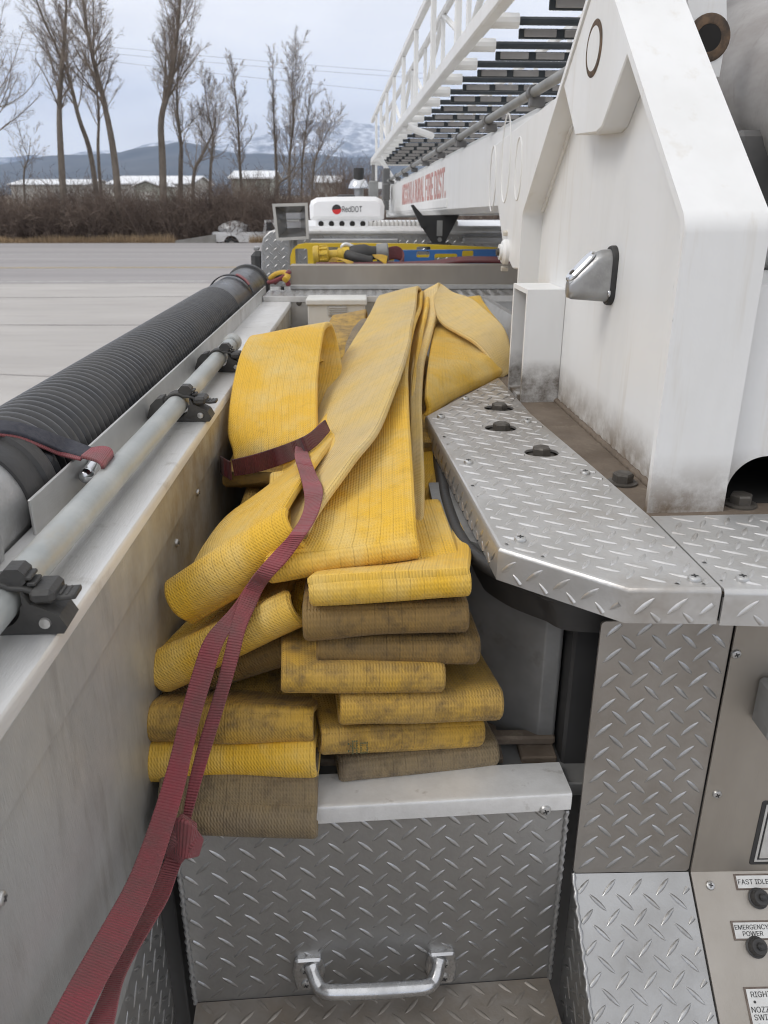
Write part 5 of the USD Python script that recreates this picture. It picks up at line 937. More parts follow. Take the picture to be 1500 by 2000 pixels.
# far right wall of the bed
q = [atY(944, 582, 3.02), atY(1000, 616, 2.55), atY(1000, 720, 2.3), atY(960, 700, 3.02)]
part(truck, 'bed_wall', hull(np.array(q), np.array(q)+V(.02, 0.0, 0)), 'aluminium', False, label='angled aluminium wall at the far right of the hose bed')
YM = 3.26; a, b = atY(566, 517, YM), atY(1002, 560, YM)
part(truck, 'cross_beam', rbox((a[0], YM, zt-.02), (.8, YM+.05, a[2]), .004), 'steel_panel', label='brushed metal cross beam in front of the spine boards'); part(truck, 'cross_beam', rbox((a[0]-.001, YM-.006, zt+.002), (.8, YM-.001, zt+.02), .002), 'aluminium'); part(truck, 'beam_shelf', rbox((a[0], YM+.052, a[2]-.075), (.8, 4.2, a[2]-.065), .003), 'cab_dark')
# tread plate housing
YT = 4.40; TT = TC.copy(); TT[:3, 3] = (0, YT, 0)
hp_ = [py(*q, YT) for q in ((510, 560), (510, 482), (514, 464), (526, 452), (545, 447), (566, 446), (566, 560))]; hs_ = thing('tread_housing', 'diamond plate housing with a rounded corner behind the work light', 'housing', (hp_[0][0]+.1, YT, GROUND))
part(hs_, 'end_panel', Plate([bev_prism(Polygon(hp_).convex_hull, .62, .006, TT @ trimesh.transformations.translation_matrix((0, 0, -.62))), lugs(Polygon(hp_).convex_hull, TT, .042)]), 'tread_plate', 40)
a, b = py(568, 456, YT+.05), py(1010, 520, YT+.05); TT2 = TT.copy(); TT2[1, 3] = YT+.05; pol = [(a[0], b[1]), (1.0, b[1]), (1.0, a[1]), (a[0], a[1])]
part(hs_, 'front_panel', Plate([prism(pol, .02, TT2, back=-.02), lugs(pol, TT2, .042, rot=.0)]), 'tread_plate', 40); c = py(600, 449, YT+.05)
part(hs_, 'top_lip', rbox((a[0]-.01, YT+.035, a[1]-.004), (1.0, YT+.6, c[1]), .006), 'aluminium_ledge'); c2 = py(778, 466, YT); a2 = py(606, 476, YT-.02)
part(hs_, 'tread_strip', cat_([rbox((a2[0], YT-.02, a2[1]), (c2[0], YT+.046, c2[1]), .006)]), 'tread_plate'); c3 = py(905, 464, YT-.02); part(hs_, 'tread_strip', rbox((c3[0], YT-.02, a2[1]+.0), (1.0, YT+.046, c3[1]+.004), .006), 'tread_plate')
a, b = py(490, 490, 4.7), py(509, 532, 4.7); mi = thing('side_mirror', 'black side mirror at the edge of the truck', 'mirror', (a[0], 4.7, b[1])); part(mi, 'shell', rbox((a[0], 4.66, b[1]-.05), (b[0]+.03, 4.74, a[1]), .025), 'black_rubber'); part(mi, 'arm', cyl((b[0], 4.72, a[1]-.05), (b[0]+.1, 4.72, a[1]-.02), .01, 8), 'black_paint'); a = py(497, 488, 4.75); part(mi, 'bracket', rbox((a[0], 4.70, a[1]), (a[0]+.03, 4.76, a[1]+.02), .004), 'cast_metal')
# corrugated air duct and cab roof
dc = atY(735, 440, 5.2); n_ = 60; xs_ = np.linspace(dc[0]-.05, dc[0]+.5, n_*4); part(hs_, 'air_duct', tube(np.column_stack([xs_, np.full(len(xs_), 5.2), np.full(len(xs_), dc[2]-.02)]), .045+.006*np.sin(xs_*2*math.pi/.026), 16), 'lamp_shell', True, label='grey corrugated air duct')
zr = atY(680, 436, 6.4)[2]-.03
cabt = thing('cab', 'white cab roof of the fire truck in front of the ladder', 'truck cab', (.5, 7, GROUND)); part(cabt, 'roof', rbox((-.62, 5.9, zr-.06), (1.75, 8.3, zr), .05), 'cast_white'); part(cabt, 'body', rbox((-.60, 5.95, -1.9), (1.73, 8.35, zr-.065), .04), 'cast_white'); part(cabt, 'rear_window', rbox((-.3, 5.944, zr-.6), (1.4, 5.9495, zr-.2), .002), 'black_rubber')
# air conditioner
YA = 6.3; acu = thing('air_conditioner', 'white rounded roof air conditioner with a red and black round emblem', 'air conditioner', (*atY(678, 445, YA)[:2], zr)); TA = TC.copy(); TA[:3, 3] = (0, YA, 0)
pol = Polygon([py(*q, YA) for q in ((604, 402), (607, 392), (618, 386), (650, 384.5), (705, 384), (735, 384.5), (746, 390), (751, 402), (750, 428), (740, 431), (612, 431), (605, 428))])
cov = part(acu, 'cover', bev_prism(pol.convex_hull, .55, .03, TA @ trimesh.transformations.translation_matrix((0, 0, -.55))), 'cast_white', 40, label='white moulded cover')
a, b = py(616, 430, YA), py(739, 447, YA); part(acu, 'skirt', rbox((a[0], YA+.02, zr-.001), (b[0], YA+.5, a[1]+.002), .005), 'cast_white')
for k in range(6):
    q = atY(627+k*20.4, 437, YA+.02); part(acu, 'vent_hole', cyl(q+V(0, -.003, 0), q+V(0, .004, 0), .020, 20), 'dark_void', False)
q = py(657.5, 409, YA); r = .034; up_ = Polygon([(q[0]+r*math.cos(t), q[1]+r*math.sin(t)) for t in np.linspace(.1, math.pi+.1, 24)]); dn_ = Polygon([(q[0]+r*math.cos(t), q[1]+r*math.sin(t)) for t in np.linspace(math.pi+.1, 2*math.pi+.1, 24)])
part(cov, 'emblem', prism(up_, .003, TA, back=-.001), 'black_print', False, label='black upper half of the round emblem'); part(cov, 'emblem', prism(dn_, .003, TA, back=-.001), 'red_print', False, label='red lower half of the round emblem')
tm = meshkit.text_mesh('RedDOT', .040, .003); L_ = py(707, 408, YA)[0]-py(668, 408, YA)[0]; tm.apply_scale((L_/(tm.bounds[1][0]-tm.bounds[0][0]), 1, 1)); tm.apply_translation((py(668, 408, YA)[0]-tm.bounds[0][0], q[1]-.018, -.001)); tm.apply_transform(TA); part(cov, 'lettering', tm, 'black_print', False)
part(cov, 'top_knob', lathe([(.07, 0), (.07, .012), (.05, .02), (.0001, .02)], zframe(atY(676, 384.5, YA+.25)-UP*.003, UP), 20), 'black_rubber')
# roof vent behind
q = atY(701, 368, 7.4); va = thing('roof_vent', 'chrome domed roof vent with a black cap', 'vent', q); part(va, 'dome', lathe([(.09, 0), (.088, .02), (.07, .055), (.045, .075), (.0001, .08)], zframe(q, UP), 28), 'chrome'); part(va, 'cap', cyl(q+UP*.07, q+UP*.16, .045, 20), 'black_paint'); part(va, 'stem', cyl(V(q[0], q[1], zr), q, .04, 12), 'cast_metal')
q = atY(727, 384, 7.0); lb = thing('junction_box', 'grey electrical box on the cab roof under the ladder tip', 'box', V(q[0], q[1], zr)); part(lb, 'box_body', rbox((q[0]-.03, 7.0, zr), (q[0]+.05, 7.15, q[2]+.12), .01), 'grey_rail'); part(lb, 'conduit', cyl((q[0]+.01, 7.05, q[2]+.11), (q[0]+.01, 7.05, q[2]+.24), .015, 10), 'cab_dark')
# work light
YL = 4.1; wl = thing('work_light', 'square grey work light with a deep metal reflector', 'work light', atY(568, 480, YL)); TWk = TC.copy(); TWk[:3, 3] = (0, YL, 0)
o4 = np.array([py(*q, YL) for q in ((532, 398), (601, 396), (604, 467), (540, 470))]); c4 = o4.mean(0); i4 = c4+(o4-c4)*.84; k4 = c4+(o4-c4)*.42+np.array([.003, .004])
o3 = np.column_stack([o4[:, 0], np.full(4, YL), o4[:, 1]]); b3 = np.column_stack([(c4+(o4-c4)*.8)[:, 0], np.full(4, YL+.13), (c4+(o4-c4)*.8)[:, 1]])
part(wl, 'bezel', prism(Polygon(o4).difference(Polygon(i4)), .014, TWk), 'lamp_shell', 30)
m = hull(o3+V(0, .0005, 0), b3); i3 = np.column_stack([i4[:, 0], np.full(4, YL-.004), i4[:, 1]]); k3 = np.column_stack([k4[:, 0], np.full(4, YL+.085), k4[:, 1]])
sides = [quad(i3[j], i3[(j+1) % 4], k3[(j+1) % 4], k3[j]) for j in range(4)]+[quad(*k3)]
sh = [quad(o3[j], o3[(j+1) % 4], b3[(j+1) % 4], b3[j]) for j in range(4)]+[quad(*b3)]
part(wl, 'shell', cat_(sh), 'lamp_shell', False); part(wl, 'reflector', cat_(sides), 'lamp_reflector', False); kc = k3.mean(0)
part(wl, 'bulb', cyl(kc+V(-.03, -.03, 0), kc+V(.03, -.03, 0), .006, 10), 'label_plate'); part(wl, 'stand', cyl(V(kc[0], YL+.1, b3[:, 2].min()-.15), V(kc[0], YL+.1, b3[:, 2].min()+.02), .014, 12), 'grey_rail')
# spine boards
def board(label, pts, Y, mat, slots, th=.028):
    t = thing('spine_board', label, 'spine board', (*atY(*pts[0], Y)[:2], atY(*pts[0], Y)[2])); g = Polygon([py(*p, Y) for p in pts]); g = g.buffer(-.006).buffer(.006)
    for (u0, v0, u1, v1) in slots:
        a, b = py(u0, v0, Y), py(u1, v1, Y); g = g.difference(sbox(a[0], b[1], b[0], a[1]).buffer(-.005).buffer(.008))
    T = TC.copy(); T[:3, 3] = (0, Y, 0); part(t, 'board', prism(g, th, T, back=-th), mat, 30); return t
board('yellow plastic spine board on edge with a rounded carrying end', [(567, 530), (567, 500), (571, 487), (581, 478), (596, 475), (700, 475), (800, 476), (985, 484), (985, 496), (700, 512), (700, 530)], 3.78, 'board_yellow', [(577, 487, 600, 516), (640, 484, 661, 496), (815, 483, 840, 497)])
board('blue plastic spine board with oval hand holes leaning beside the yellow one', [(770, 530), (770, 496), (778, 489), (985, 487), (985, 530)], 3.66, 'board_blue', [(815, 492, 838, 502), (904, 491, 924, 500), (850, 497, 892, 512)])
# nozzle, maroon hose
YN = 3.45
def n3(u, v, Y=YN): return atY(u, v, Y)
nz_ = thing('fire_nozzle', 'yellow and black fire nozzle lying across the cross beam', 'nozzle', n3(680, 505))
ax0, ax1 = n3(612, 500), n3(765, 492); ad = (ax1-ax0); al_ = np.linalg.norm(ad); Tn_ = zframe(ax0, ad)
part(nz_, 'bumper', lathe([(.001, .002), (.020, .002), (.036, .0), (.040, .006), (.040, .022), (.033, .026), (.033, .034), (.036, .036), (.036, .060), (.030, .064), (.001, .066)], Tn_, 28), 'nozzle_yellow')
a_ = np.arange(10)/10*2*math.pi; part(nz_, 'bumper_teeth', cat_([rbox((.033, -.004, .027), (.041, .004, .06), .001, Tn_ @ trimesh.transformations.rotation_matrix(t, (0, 0, 1))) for t in a_]), 'nozzle_yellow')
part(nz_, 'barrel', lathe([(.020, .06), (.020, .10), (.026, .102), (.026, .118), (.030, .120), (.030, .150), (.001, .151)], Tn_, 24), 'nozzle_yellow'); part(nz_, 'valve_body', lathe([(.026, .150), (.034, .16), (.036, .19), (.036, .215), (.028, .235), (.026, .26), (.001, .262)], Tn_, 24), 'clamp_rubber'); part(nz_, 'coupling', lathe([(.030, .26), (.036, .264), (.036, .305), (.030, .31), (.001, .31)], Tn_, 24), 'grey_rail')
gp_ = smoothpath([n3(678, 497, YN-.02), n3(695, 503, YN-.05), n3(716, 508, YN-.06), n3(728, 509, YN-.06)], 5); part(nz_, 'pistol_grip', tube(gp_, [.020]*10+[.019]*(len(gp_)-10), 12), 'clamp_rubber', True)
bh = smoothpath([n3(672, 492), n3(668, 482), n3(676, 477), n3(690, 482), n3(704, 485)], 5); part(nz_, 'bale_handle', tube(bh, .008, 10), 'label_plate', True)
st = [(n3(640, 514, 3.40), n3(650, 519, 3.38)), (n3(650, 503, 3.37), n3(662, 508, 3.35)), (n3(672, 506, 3.35), n3(678, 515, 3.33)), (n3(690, 511, 3.35), n3(690, 519, 3.34))]
g, uv = ribbon([s[0] for s in st], [s[1] for s in st], .003); solo('yellow_strap', g, 'yellow_webbing', 'loop of yellow webbing hanging under the nozzle', 'strap', True, uv=uv)
st = [(n3(727, 497, 3.38), n3(733, 505, 3.37)), (n3(745, 497, 3.37), n3(742, 509, 3.35)), (n3(757, 500, 3.36), n3(754, 518, 3.34))]
g, uv = ribbon([s[0] for s in st], [s[1] for s in st], .003); solo('yellow_strap', g, 'yellow_webbing', 'short end of yellow webbing beside the maroon hose loop', 'strap', True, uv=uv)
mh = thing('maroon_hose', 'flat maroon fire hose coupled to the nozzle and laid along the cross beam', 'hose', n3(870, 510, 3.5))
lp = [(752, 490, 3.46), (762, 484, 3.48), (776, 483, 3.50), (786, 490, 3.50), (787, 505, 3.46), (776, 514, 3.40), (758, 514, 3.38)]
L_ = [n3(u, v-2, Y) for u, v, Y in lp]; R_ = [n3(u, v+24 if i < 5 else v+12, Y-.02) for i, (u, v, Y) in enumerate(lp)]; g, uv = ribbon(L_, R_, .008); part(mh, 'hose_loop', g, 'maroon_hose', True, uv)
lp = [(618, 514, 3.36), (700, 514, 3.37), (780, 513, 3.40), (850, 510, 3.44), (900, 503, 3.47), (980, 503, 3.50), (1020, 503, 3.5)]; L_ = [n3(u, v, Y) for u, v, Y in lp]; R_ = [n3(u, v+4, Y)+V(0, -.07, -.006) for u, v, Y in lp]; g, uv = ribbon(L_, R_, .012); part(mh, 'hose_run', g, 'maroon_hose', True, uv)
# small gear at the corner of the beam
gr = thing('rope_bundle', 'tangle of orange and red straps by the end of the black hose', 'rope', atY(550, 545, 3.2)); 
for pts, r, mt in ((((528, 545), (540, 536), (556, 533), (562, 540), (556, 547)), .012, 'yellow_webbing'), (((536, 552), (546, 544), (560, 547), (563, 556)), .010, 'red_webbing'), (((524, 552), (538, 548), (552, 541), (566, 530)), .009, 'red_webbing'), (((534, 540), (546, 538), (560, 537)), .016, 'black_rubber')):
    part(gr, 'strap', tube(smoothpath([atY(u, v, 3.24-.02*i) for i, (u, v) in enumerate(pts)], 5), r, 8), mt, True)

# ================================================================ the pole on the wall ledge and its clamps
PX_, PZ_ = -.333, -.342
pole = thing('metal_pole', 'galvanised steel pole lying along the hose bed wall in rubber clamps', 'pole', (PX_, 1.1, PZ_))
def ppx(Y): return V(PX_-.002*(Y-1), Y, PZ_)
part(pole, 'tube', cyl(ppx(.25), ppx(1.965), .0175, 36), 'galvanised', 30); ed = (ppx(2)-ppx(1)); Te = zframe(ppx(1.97), ed)
part(pole, 'end_cap', lathe([(.0175, -.002), (.0215, .0), (.022, .045), (.020, .052), (.015, .056), (.0001, .056)], Te, 30), 'galvanised'); 
def clamp(first=None):
    t = thing('pole_clamp', 'black rubber pole clamp', 'clamp', (PX_, 1.38, ZW), group='rubber clamps holding the metal pole')
    def P(x, y, z): return V(PX_+x, 1.38+y, ZW+z)
    prof = [(-.050, 0), (.056, 0), (.060, .006), (.054, .018), (.040, .026), (.030, .030), (.0235, .042), (.0235, .028)] + [(.0212*math.cos(g), .028+.0212*math.sin(g)) for g in np.linspace(0, -math.pi, 14)] + [(-.0235, .042), (-.034, .040), (-.044, .03), (-.052, .008)]
    m = trimesh.creation.extrude_polygon(Polygon(prof).buffer(0), .034, engine='earcut'); m.vertices = np.column_stack([m.vertices[:, 0], m.vertices[:, 2]-.017, m.vertices[:, 1]])+P(0, 0, .0005); part(t, 'base', m, 'clamp_rubber', 25)
    part(t, 'ear', rbox(P(.030, -.018, .030), P(.052, .018, .044), .004), 'clamp_rubber')
    # strap over the pole, running out to a ridged tongue
    g = np.linspace(math.radians(200), math.radians(52), 14); c = [(.0205*math.cos(a), .028+.0205*math.sin(a)) for a in g]+[(.024, .043), (.034, .039), (.045, .035), (.056, .033), (.068, .034)]
    w = [.027]*14+[.027, .026, .025, .024, .023]
    L = [P(x, -q/2, z) for (x, z), q in zip(c, w)]; R = [P(x, q/2, z) for (x, z), q in zip(c, w)]; gm, uv = ribbon(L, R, .005, 3); s = part(t, 'strap', gm, 'clamp_rubber', True)
    for k in range(4): part(s, 'ridge', rbox(P(.043+.0055*k, -.009, .0365-.0008*k), P(.0452+.0055*k, .009, .0392-.0008*k), .0006), 'clamp_rubber')
    b = hull(np.array([P(x, y, z) for y in (-.010, .010) for x, z in ((.006, .049), (.004, .055), (.010, .062), (.022, .062), (.027, .057), (.027, .049), (.020, .043))])); part(s, 'buckle', b, 'clamp_rubber', 20)
    for k in range(3): part(s, 'buckle_tooth', rbox(P(.024+.003*k, -.0095, .0505-.006*k), P(.032+.003*k, .0095, .0545-.006*k), .001), 'clamp_rubber')
    for y in (-.0, ): part(t, 'rivet', lathe([(.0055, -.001), (.005, .002), (.0001, .003)], zframe(P(.041, -.0173, .012), (0, -1, 0)), 14), 'screw_metal')
    return t
c0 = clamp()
for Y, lab in ((.652, 'nearest of the three black rubber clamps on the metal pole'), (1.80, 'farthest of the three black rubber clamps, at the capped end of the pole')): copy_of(c0, 'pole_clamp', (PX_, Y, ZW), {.652: 2.0, 1.80: -3.0}[Y], lab)
stage.GetPrimAtPath(c0).SetCustomDataByKey('label', 'middle of the three black rubber clamps on the metal pole')

# ================================================================ the black suction hose
HX, HZ, HR = -.487, -.352, .078
sh_ = thing('suction_hose', 'big black corrugated suction hose lying outside the hose bed wall', 'hose', (HX, 2, HZ-HR))
y0, y1, yc = 1.0, 2.62, 3.42; pit = .022; ys_ = np.arange(y0, y1, pit/8); prof = [(HR+.0062*abs(math.sin((y-y0)*math.pi/pit))**.8-.003, y) for y in ys_]
prof = [(HR-.004, y0-.012)] + prof + [(HR+.000, y1+.01), (HR+.001, yc-.02), (HR-.002, yc), (HR-.012, yc+.002)]
TH = zframe((HX, 0, HZ), (0, 1, 0)); part(sh_, 'hose_tube', lathe(prof, TH, 64), 'hose_rubber', 60, label='ribbed black rubber tube')
part(sh_, 'end_rim', lathe([(HR+.001, yc-.05), (HR+.010, yc-.045), (HR+.011, yc-.01), (HR+.004, yc+.004), (HR-.010, yc+.004), (HR-.012, yc-.02)], TH, 56), 'black_rubber'); part(sh_, 'hose_mouth', lathe([(HR-.011, yc-.005), (.0001, yc-.006)], TH, 40), 'dark_void')
part(sh_, 'cuff', lathe([(HR-.003, .896), (HR+.007, .898), (HR+.009, .904), (HR+.009, .928), (HR+.005, .932), (HR+.005, .950), (HR+.010, .954), (HR+.010, .978), (HR+.006, .988), (HR-.002, 1.0)], TH, 64), 'black_rubber', 40, label='smooth black rubber end cuff')
cp = part(sh_, 'coupling', lathe([(HR+.004, .76), (HR+.010, .765), (HR+.014, .775), (HR+.014, .797), (HR+.006, .805), (HR+.004, .85), (HR+.003, .90)], TH, 64), 'cast_metal', 40, label='grey metal coupling at the near end of the hose')
part(cp, 'strainer', lathe([(HR+.003, .66), (HR+.006, .68), (HR+.006, .76)], TH, 64), 'cast_metal', 40)
for k in range(26):
    for j in range(3):
        a = 2*math.pi*(k+.5*(j % 2))/26; p = V(HX+(HR+.0055)*math.cos(a), .690+.024*j, HZ+(HR+.0055)*math.sin(a)); d = V(math.cos(a), 0, math.sin(a)); part(cp, 'strainer_hole', cyl(p-d*.003, p+d*.0012, .0062, 12), 'dark_void', False) if math.sin(a) > -.35 else None
# hold-down straps
def arc_strap(name, label, y_of, a0, a1, w, r, mat, th=.004, n=24):
    a = np.radians(np.linspace(a0, a1, n)); L = [V(HX+r*math.cos(t), y_of(i/(n-1))-w/2, HZ+r*math.sin(t)) for i, t in enumerate(a)]; R = [V(HX+r*math.cos(t), y_of(i/(n-1))+w/2, HZ+r*math.sin(t)) for i, t in enumerate(a)]
    return ribbon(L, R, th, 2)
hsn = thing('hose_strap', 'black felt and red webbing strap over the near end of the black hose', 'strap', (HX, 1.12, HZ))
def on_hose(u, v, r):
    d = ray(u, v); qa = d[0]**2+d[2]**2; qb = d[0]*HX+d[2]*HZ; qc = HX*HX+HZ*HZ-r*r; k = qb*qb-qa*qc
    return d*((qb-math.sqrt(max(k, 0)))/qa)
bl_ = [((-60, 822), (-62, 846)), ((0, 823), (-2, 845)), ((45, 829), (40, 851)), ((95, 845), (84, 868)), ((140, 861), (122, 884))]
L = [on_hose(*q[0], HR+.012) for q in bl_]+[atZ(188, 879, -.319)]; R = [on_hose(*q[1], HR+.012) for q in bl_]+[atZ(163, 894, -.319)]
g, uv = ribbon(L, R, .006, 6); part(hsn, 'felt_band', g, 'weathered_tape', True, uv, label='worn dark felt band')
L = [on_hose(q[1][0]-3, q[1][1]-2, HR+.010) for q in bl_]+[atZ(163, 892, -.320)]; R = [on_hose(q[1][0]-6, q[1][1]+6, HR+.009) for q in bl_]+[atZ(157, 899, -.320)]
g, uv = ribbon(L, R, .003, 6); part(hsn, 'red_edge', g, 'red_webbing', True, uv)
L = [atZ(180, 876, -.3165), atZ(200, 873, -.3165), atZ(214, 876, -.3165), atZ(219, 884, -.320), atZ(219, 892, -.332)]; R = [atZ(158, 893, -.3165), atZ(182, 899, -.3165), atZ(194, 905, -.3165), atZ(199, 912, -.320), atZ(200, 920, -.332)]
g, uv = ribbon(L, R, .005, 5); part(hsn, 'red_tab', g, 'red_webbing', True, uv, label='bright red webbing tab hooked on the aluminium strip')
st_ = atX(176, 905, XS+.006); part(hsn, 'stud', tube([st_+V(-.002, .02, 0), st_+V(.003, .0, -.002), st_+V(.004, -.03, -.006)], [.007, .007, .008], 14), 'chrome', True); part(hsn, 'stud_head', trimesh.creation.icosphere(3, .0105).apply_translation(st_+V(.005, -.034, -.006)), 'chrome', True)
g, uv = arc_strap('s', '', lambda t: 2.98-.04*t, 165, 20, .03, HR+.009, 'black', .004); hsf = thing('hose_strap', 'thin black strap with a red tab over the far end of the black hose', 'strap', (HX, 2.98, HZ)); part(hsf, 'band', g, 'black_webbing', True, uv)
g, uv = arc_strap('s', '', lambda t: 2.962-.03*t, 75, 38, .035, HR+.013, 'red', .004); part(hsf, 'red_tab', g, 'red_webbing', True, uv)

# ================================================================ the yellow hoses
TH_ = .0125
def yfold(parent, Ls, Rs, mat, D=None, back=.7, name='fold', up=(0, 0, 1), high=None, low=None, label=None, seed=0, pinch=None, ztop=None):
    """Ls, Rs: (u, v_top, v_bottom, Y) of the fold's left and right end as seen from the front."""
    def end(q):
        u, vt, vb, Y = q; a, b = atY(u, vt, Y), atY(u, vb, Y); return (a+b)/2, a[2]-b[2]
    (pL, dL), (pR, dR) = end(Ls), end(Rs); D = D or max(.030, (dL+dR)/2)
    L, R = fold_stations(pL, pR, D, TH_, back, up=up, high=high, low=low, pinch=pinch)
    g, uv = ribbon(L, R, TH_, 6, .0022, seed); return part(parent, name, g, mat, True, uv, label=label)
hr_ = thing('fire_hose', 'stack of flat hose folds on the right, one stamped with green dots', 'fire hose', (.03, .9, -.72))
YF = .845
yfold(hr_, (663, 1494, 1541, YF), (978, 1458, 1506, YF+.036), 'hose_grey', seed=1, back=.5)
yfold(hr_, (628, 1432, 1490, YF-.012), (950, 1424, 1463, YF+.03), 'hose_soiled', seed=2, back=.5)
yfold(hr_, (664, 1370, 1433, YF-.014), (986, 1362, 1419, YF+.012), 'hose_soiled', seed=3, back=.5)
yfold(hr_, (548, 1312, 1367, YF-.014), (872, 1309, 1364, YF+.006), 'hose_soiled', seed=4, back=.5)
yfold(hr_, (616, 1256, 1306, YF+.012), (940, 1250, 1312, YF+.02), 'hose_brown', seed=5, back=.5)
yfold(hr_, (590, 1196, 1259, YF+.004), (919, 1184, 1249, YF+.01), 'hose_brown', seed=6, back=.5)
def S(*a): return [(atY(*l), atY(*r)) for l, r in a]
yfold(hr_, (602, 1138, 1196, YF-.004), (923, 1116, 1177, YF+.004), 'hose_yellow', seed=7, back=.3, label='clean yellow fold on top of the right hand stack',
      high=S(((628, 1118, .96), (920, 1072, .98)), ((700, 1075, 1.06), (905, 1030, 1.06)), ((770, 1030, 1.16), (885, 985, 1.16)), ((800, 965, 1.30), (866, 940, 1.28)), ((790, 880, 1.48), (880, 880, 1.45)), ((790, 800, 1.72), (890, 810, 1.70))))
# dotted stamp
dots = ['..###.....', '#.#.#.####', '.##.#.#..#', '..###.#..#', '#.#.#.#..#', '..#.#.####']
hl_ = [k for k in _used if k[1] == 'fold']
ms = []
for r_i, row in enumerate(dots):
    for c_i, ch in enumerate(row):
        if ch == '#':
            q = atY(681+c_i*4.0, 1449+r_i*4.6-c_i*.25, YF-.012-.0015+(c_i*.00025)); m = lathe([(.0009, -.0015), (.0009, .0006), (.0001, .0007)], zframe(q, (0, -1, .05)), 8); ms.append(m)
part('/World/fire_hose', 'stamp', cat_(ms), 'green_print', False, label='small dotted stamp in dark green')

hl_ = thing('fire_hose', 'stack of three level hose folds at the lower left, the lowest one grey brown', 'fire hose', (-.2, .85, -.75))
zc_ = -.734; _l, _r = V(-.272, .785, zc_), V(-.068, .775, zc_-.002)
yl_, yr_ = fold_stations(_l, _r, .052, TH_, .5, low=[(V(-.272, 1.3, -.7125), V(-.068, 1.3, -.7125)), (V(-.272, .92, -.7125), V(-.068, .92, -.7125)), (V(-.272, .845, -.7140), V(-.068, .845, -.7140))],
    high=[(V(-.272, .845, -.6985), V(-.068, .84, -.6985)), (V(-.272, .92, -.6975), V(-.068, .92, -.6975)), (V(-.272, 1.3, -.6975), V(-.068, 1.3, -.6975))])
g, uv = ribbon(yl_, yr_, TH_, 6, .0022, 11); part(hl_, 'fold', g, 'hose_grey', True, uv, label='soiled grey brown lowest fold')
yfold(hl_, (273, 1478, 1542, .835), (617, 1468, 1537, .825), 'hose_yellow', seed=12, back=.5)
yfold(hl_, (281, 1398, 1466, .85), (612, 1404, 1466, .84), 'hose_soiled', seed=13, back=.3, high=S(((300, 1372, .90), (624, 1374, .92)), ((345, 1345, .98), (628, 1350, 1.0)), ((400, 1320, 1.10), (620, 1330, 1.12))))
# slanted folds lying against the wall
hs2 = thing('fire_hose', 'bright yellow hose fold slanting against the wall under the red strap', 'fire hose', (-.2, .95, -.6))
yfold(hs2, (312, 1345, 1385, .93), (606, 1232, 1300, .93), 'hose_brown', seed=21, back=.4, up=(-.5, 0, 1), label='dark soiled fold beneath the bright one')
def slant(parent, qL, qR, D, mat, seed, high=None, low=None, up=(-.55, .0, .85), back=.45, pinch=None, name='fold'):
    L, R = fold_stations(atY(*qL), atY(*qR), D, TH_, back, up=up, high=high, low=low, pinch=pinch); g, uv = ribbon(L, R, TH_, 6, .0022, seed); return part(parent, name, g, mat, True, uv)
slant(hs2, (298, 1338, .905), (578, 1205, .89), .058, 'hose_yellow', 22, pinch=.012, high=S(((318, 1270, .97), (565, 1152, .97)), ((372, 1215, 1.06), (590, 1110, 1.06)), ((430, 1170, 1.16), (620, 1085, 1.16))))
# long run from the heap's crest down to a slanted fold on the left
hm = thing('fire_hose', 'long yellow hose run from the crest of the heap down to the left wall', 'fire hose', (-.1, 1.4, -.4))
slant(hm, (334, 1195, .945), (574, 1045, .925), .066, 'hose_yellow', 23, pinch=.015, up=(-.55, .1, .85),
      high=S(((360, 1140, .985), (548, 1016, .95)), ((398, 1075, 1.05), (568, 980, 1.01)), ((446, 1015, 1.17), (612, 915, 1.12)), ((520, 958, 1.36), (652, 860, 1.29)), ((575, 890, 1.56), (668, 815, 1.44)), ((610, 810, 1.72), (676, 770, 1.60))),
      low=S(((560, 900, 1.5), (690, 880, 1.45)), ((490, 1010, 1.25), (652, 960, 1.2)), ((440, 1090, 1.08), (600, 1010, 1.06))))
st = S(((480, 1120, .965), (600, 1040, .945)), ((505, 1055, 1.03), (632, 985, 1.0)), ((548, 980, 1.13), (690, 905, 1.075)), ((590, 890, 1.34), (742, 830, 1.21)), ((625, 800, 1.60), (775, 750, 1.40)), ((656, 730, 1.84), (796, 690, 1.64)), ((690, 670, 2.08), (806, 640, 1.94)), ((722, 615, 2.28), (814, 596, 2.26)), ((736, 588, 2.46), (816, 566, 2.44)), ((742, 583, 2.54), (820, 562, 2.52)), ((746, 600, 2.62), (826, 580, 2.62)), ((750, 680, 2.75), (830, 660, 2.75)))
g, uv = ribbon([s[0] for s in st], [s[1] for s in st], TH_, 7, .003, 31); part(hm, 'hose_run', g, 'hose_dusty', True, uv, label='dusty upper run of flat hose')
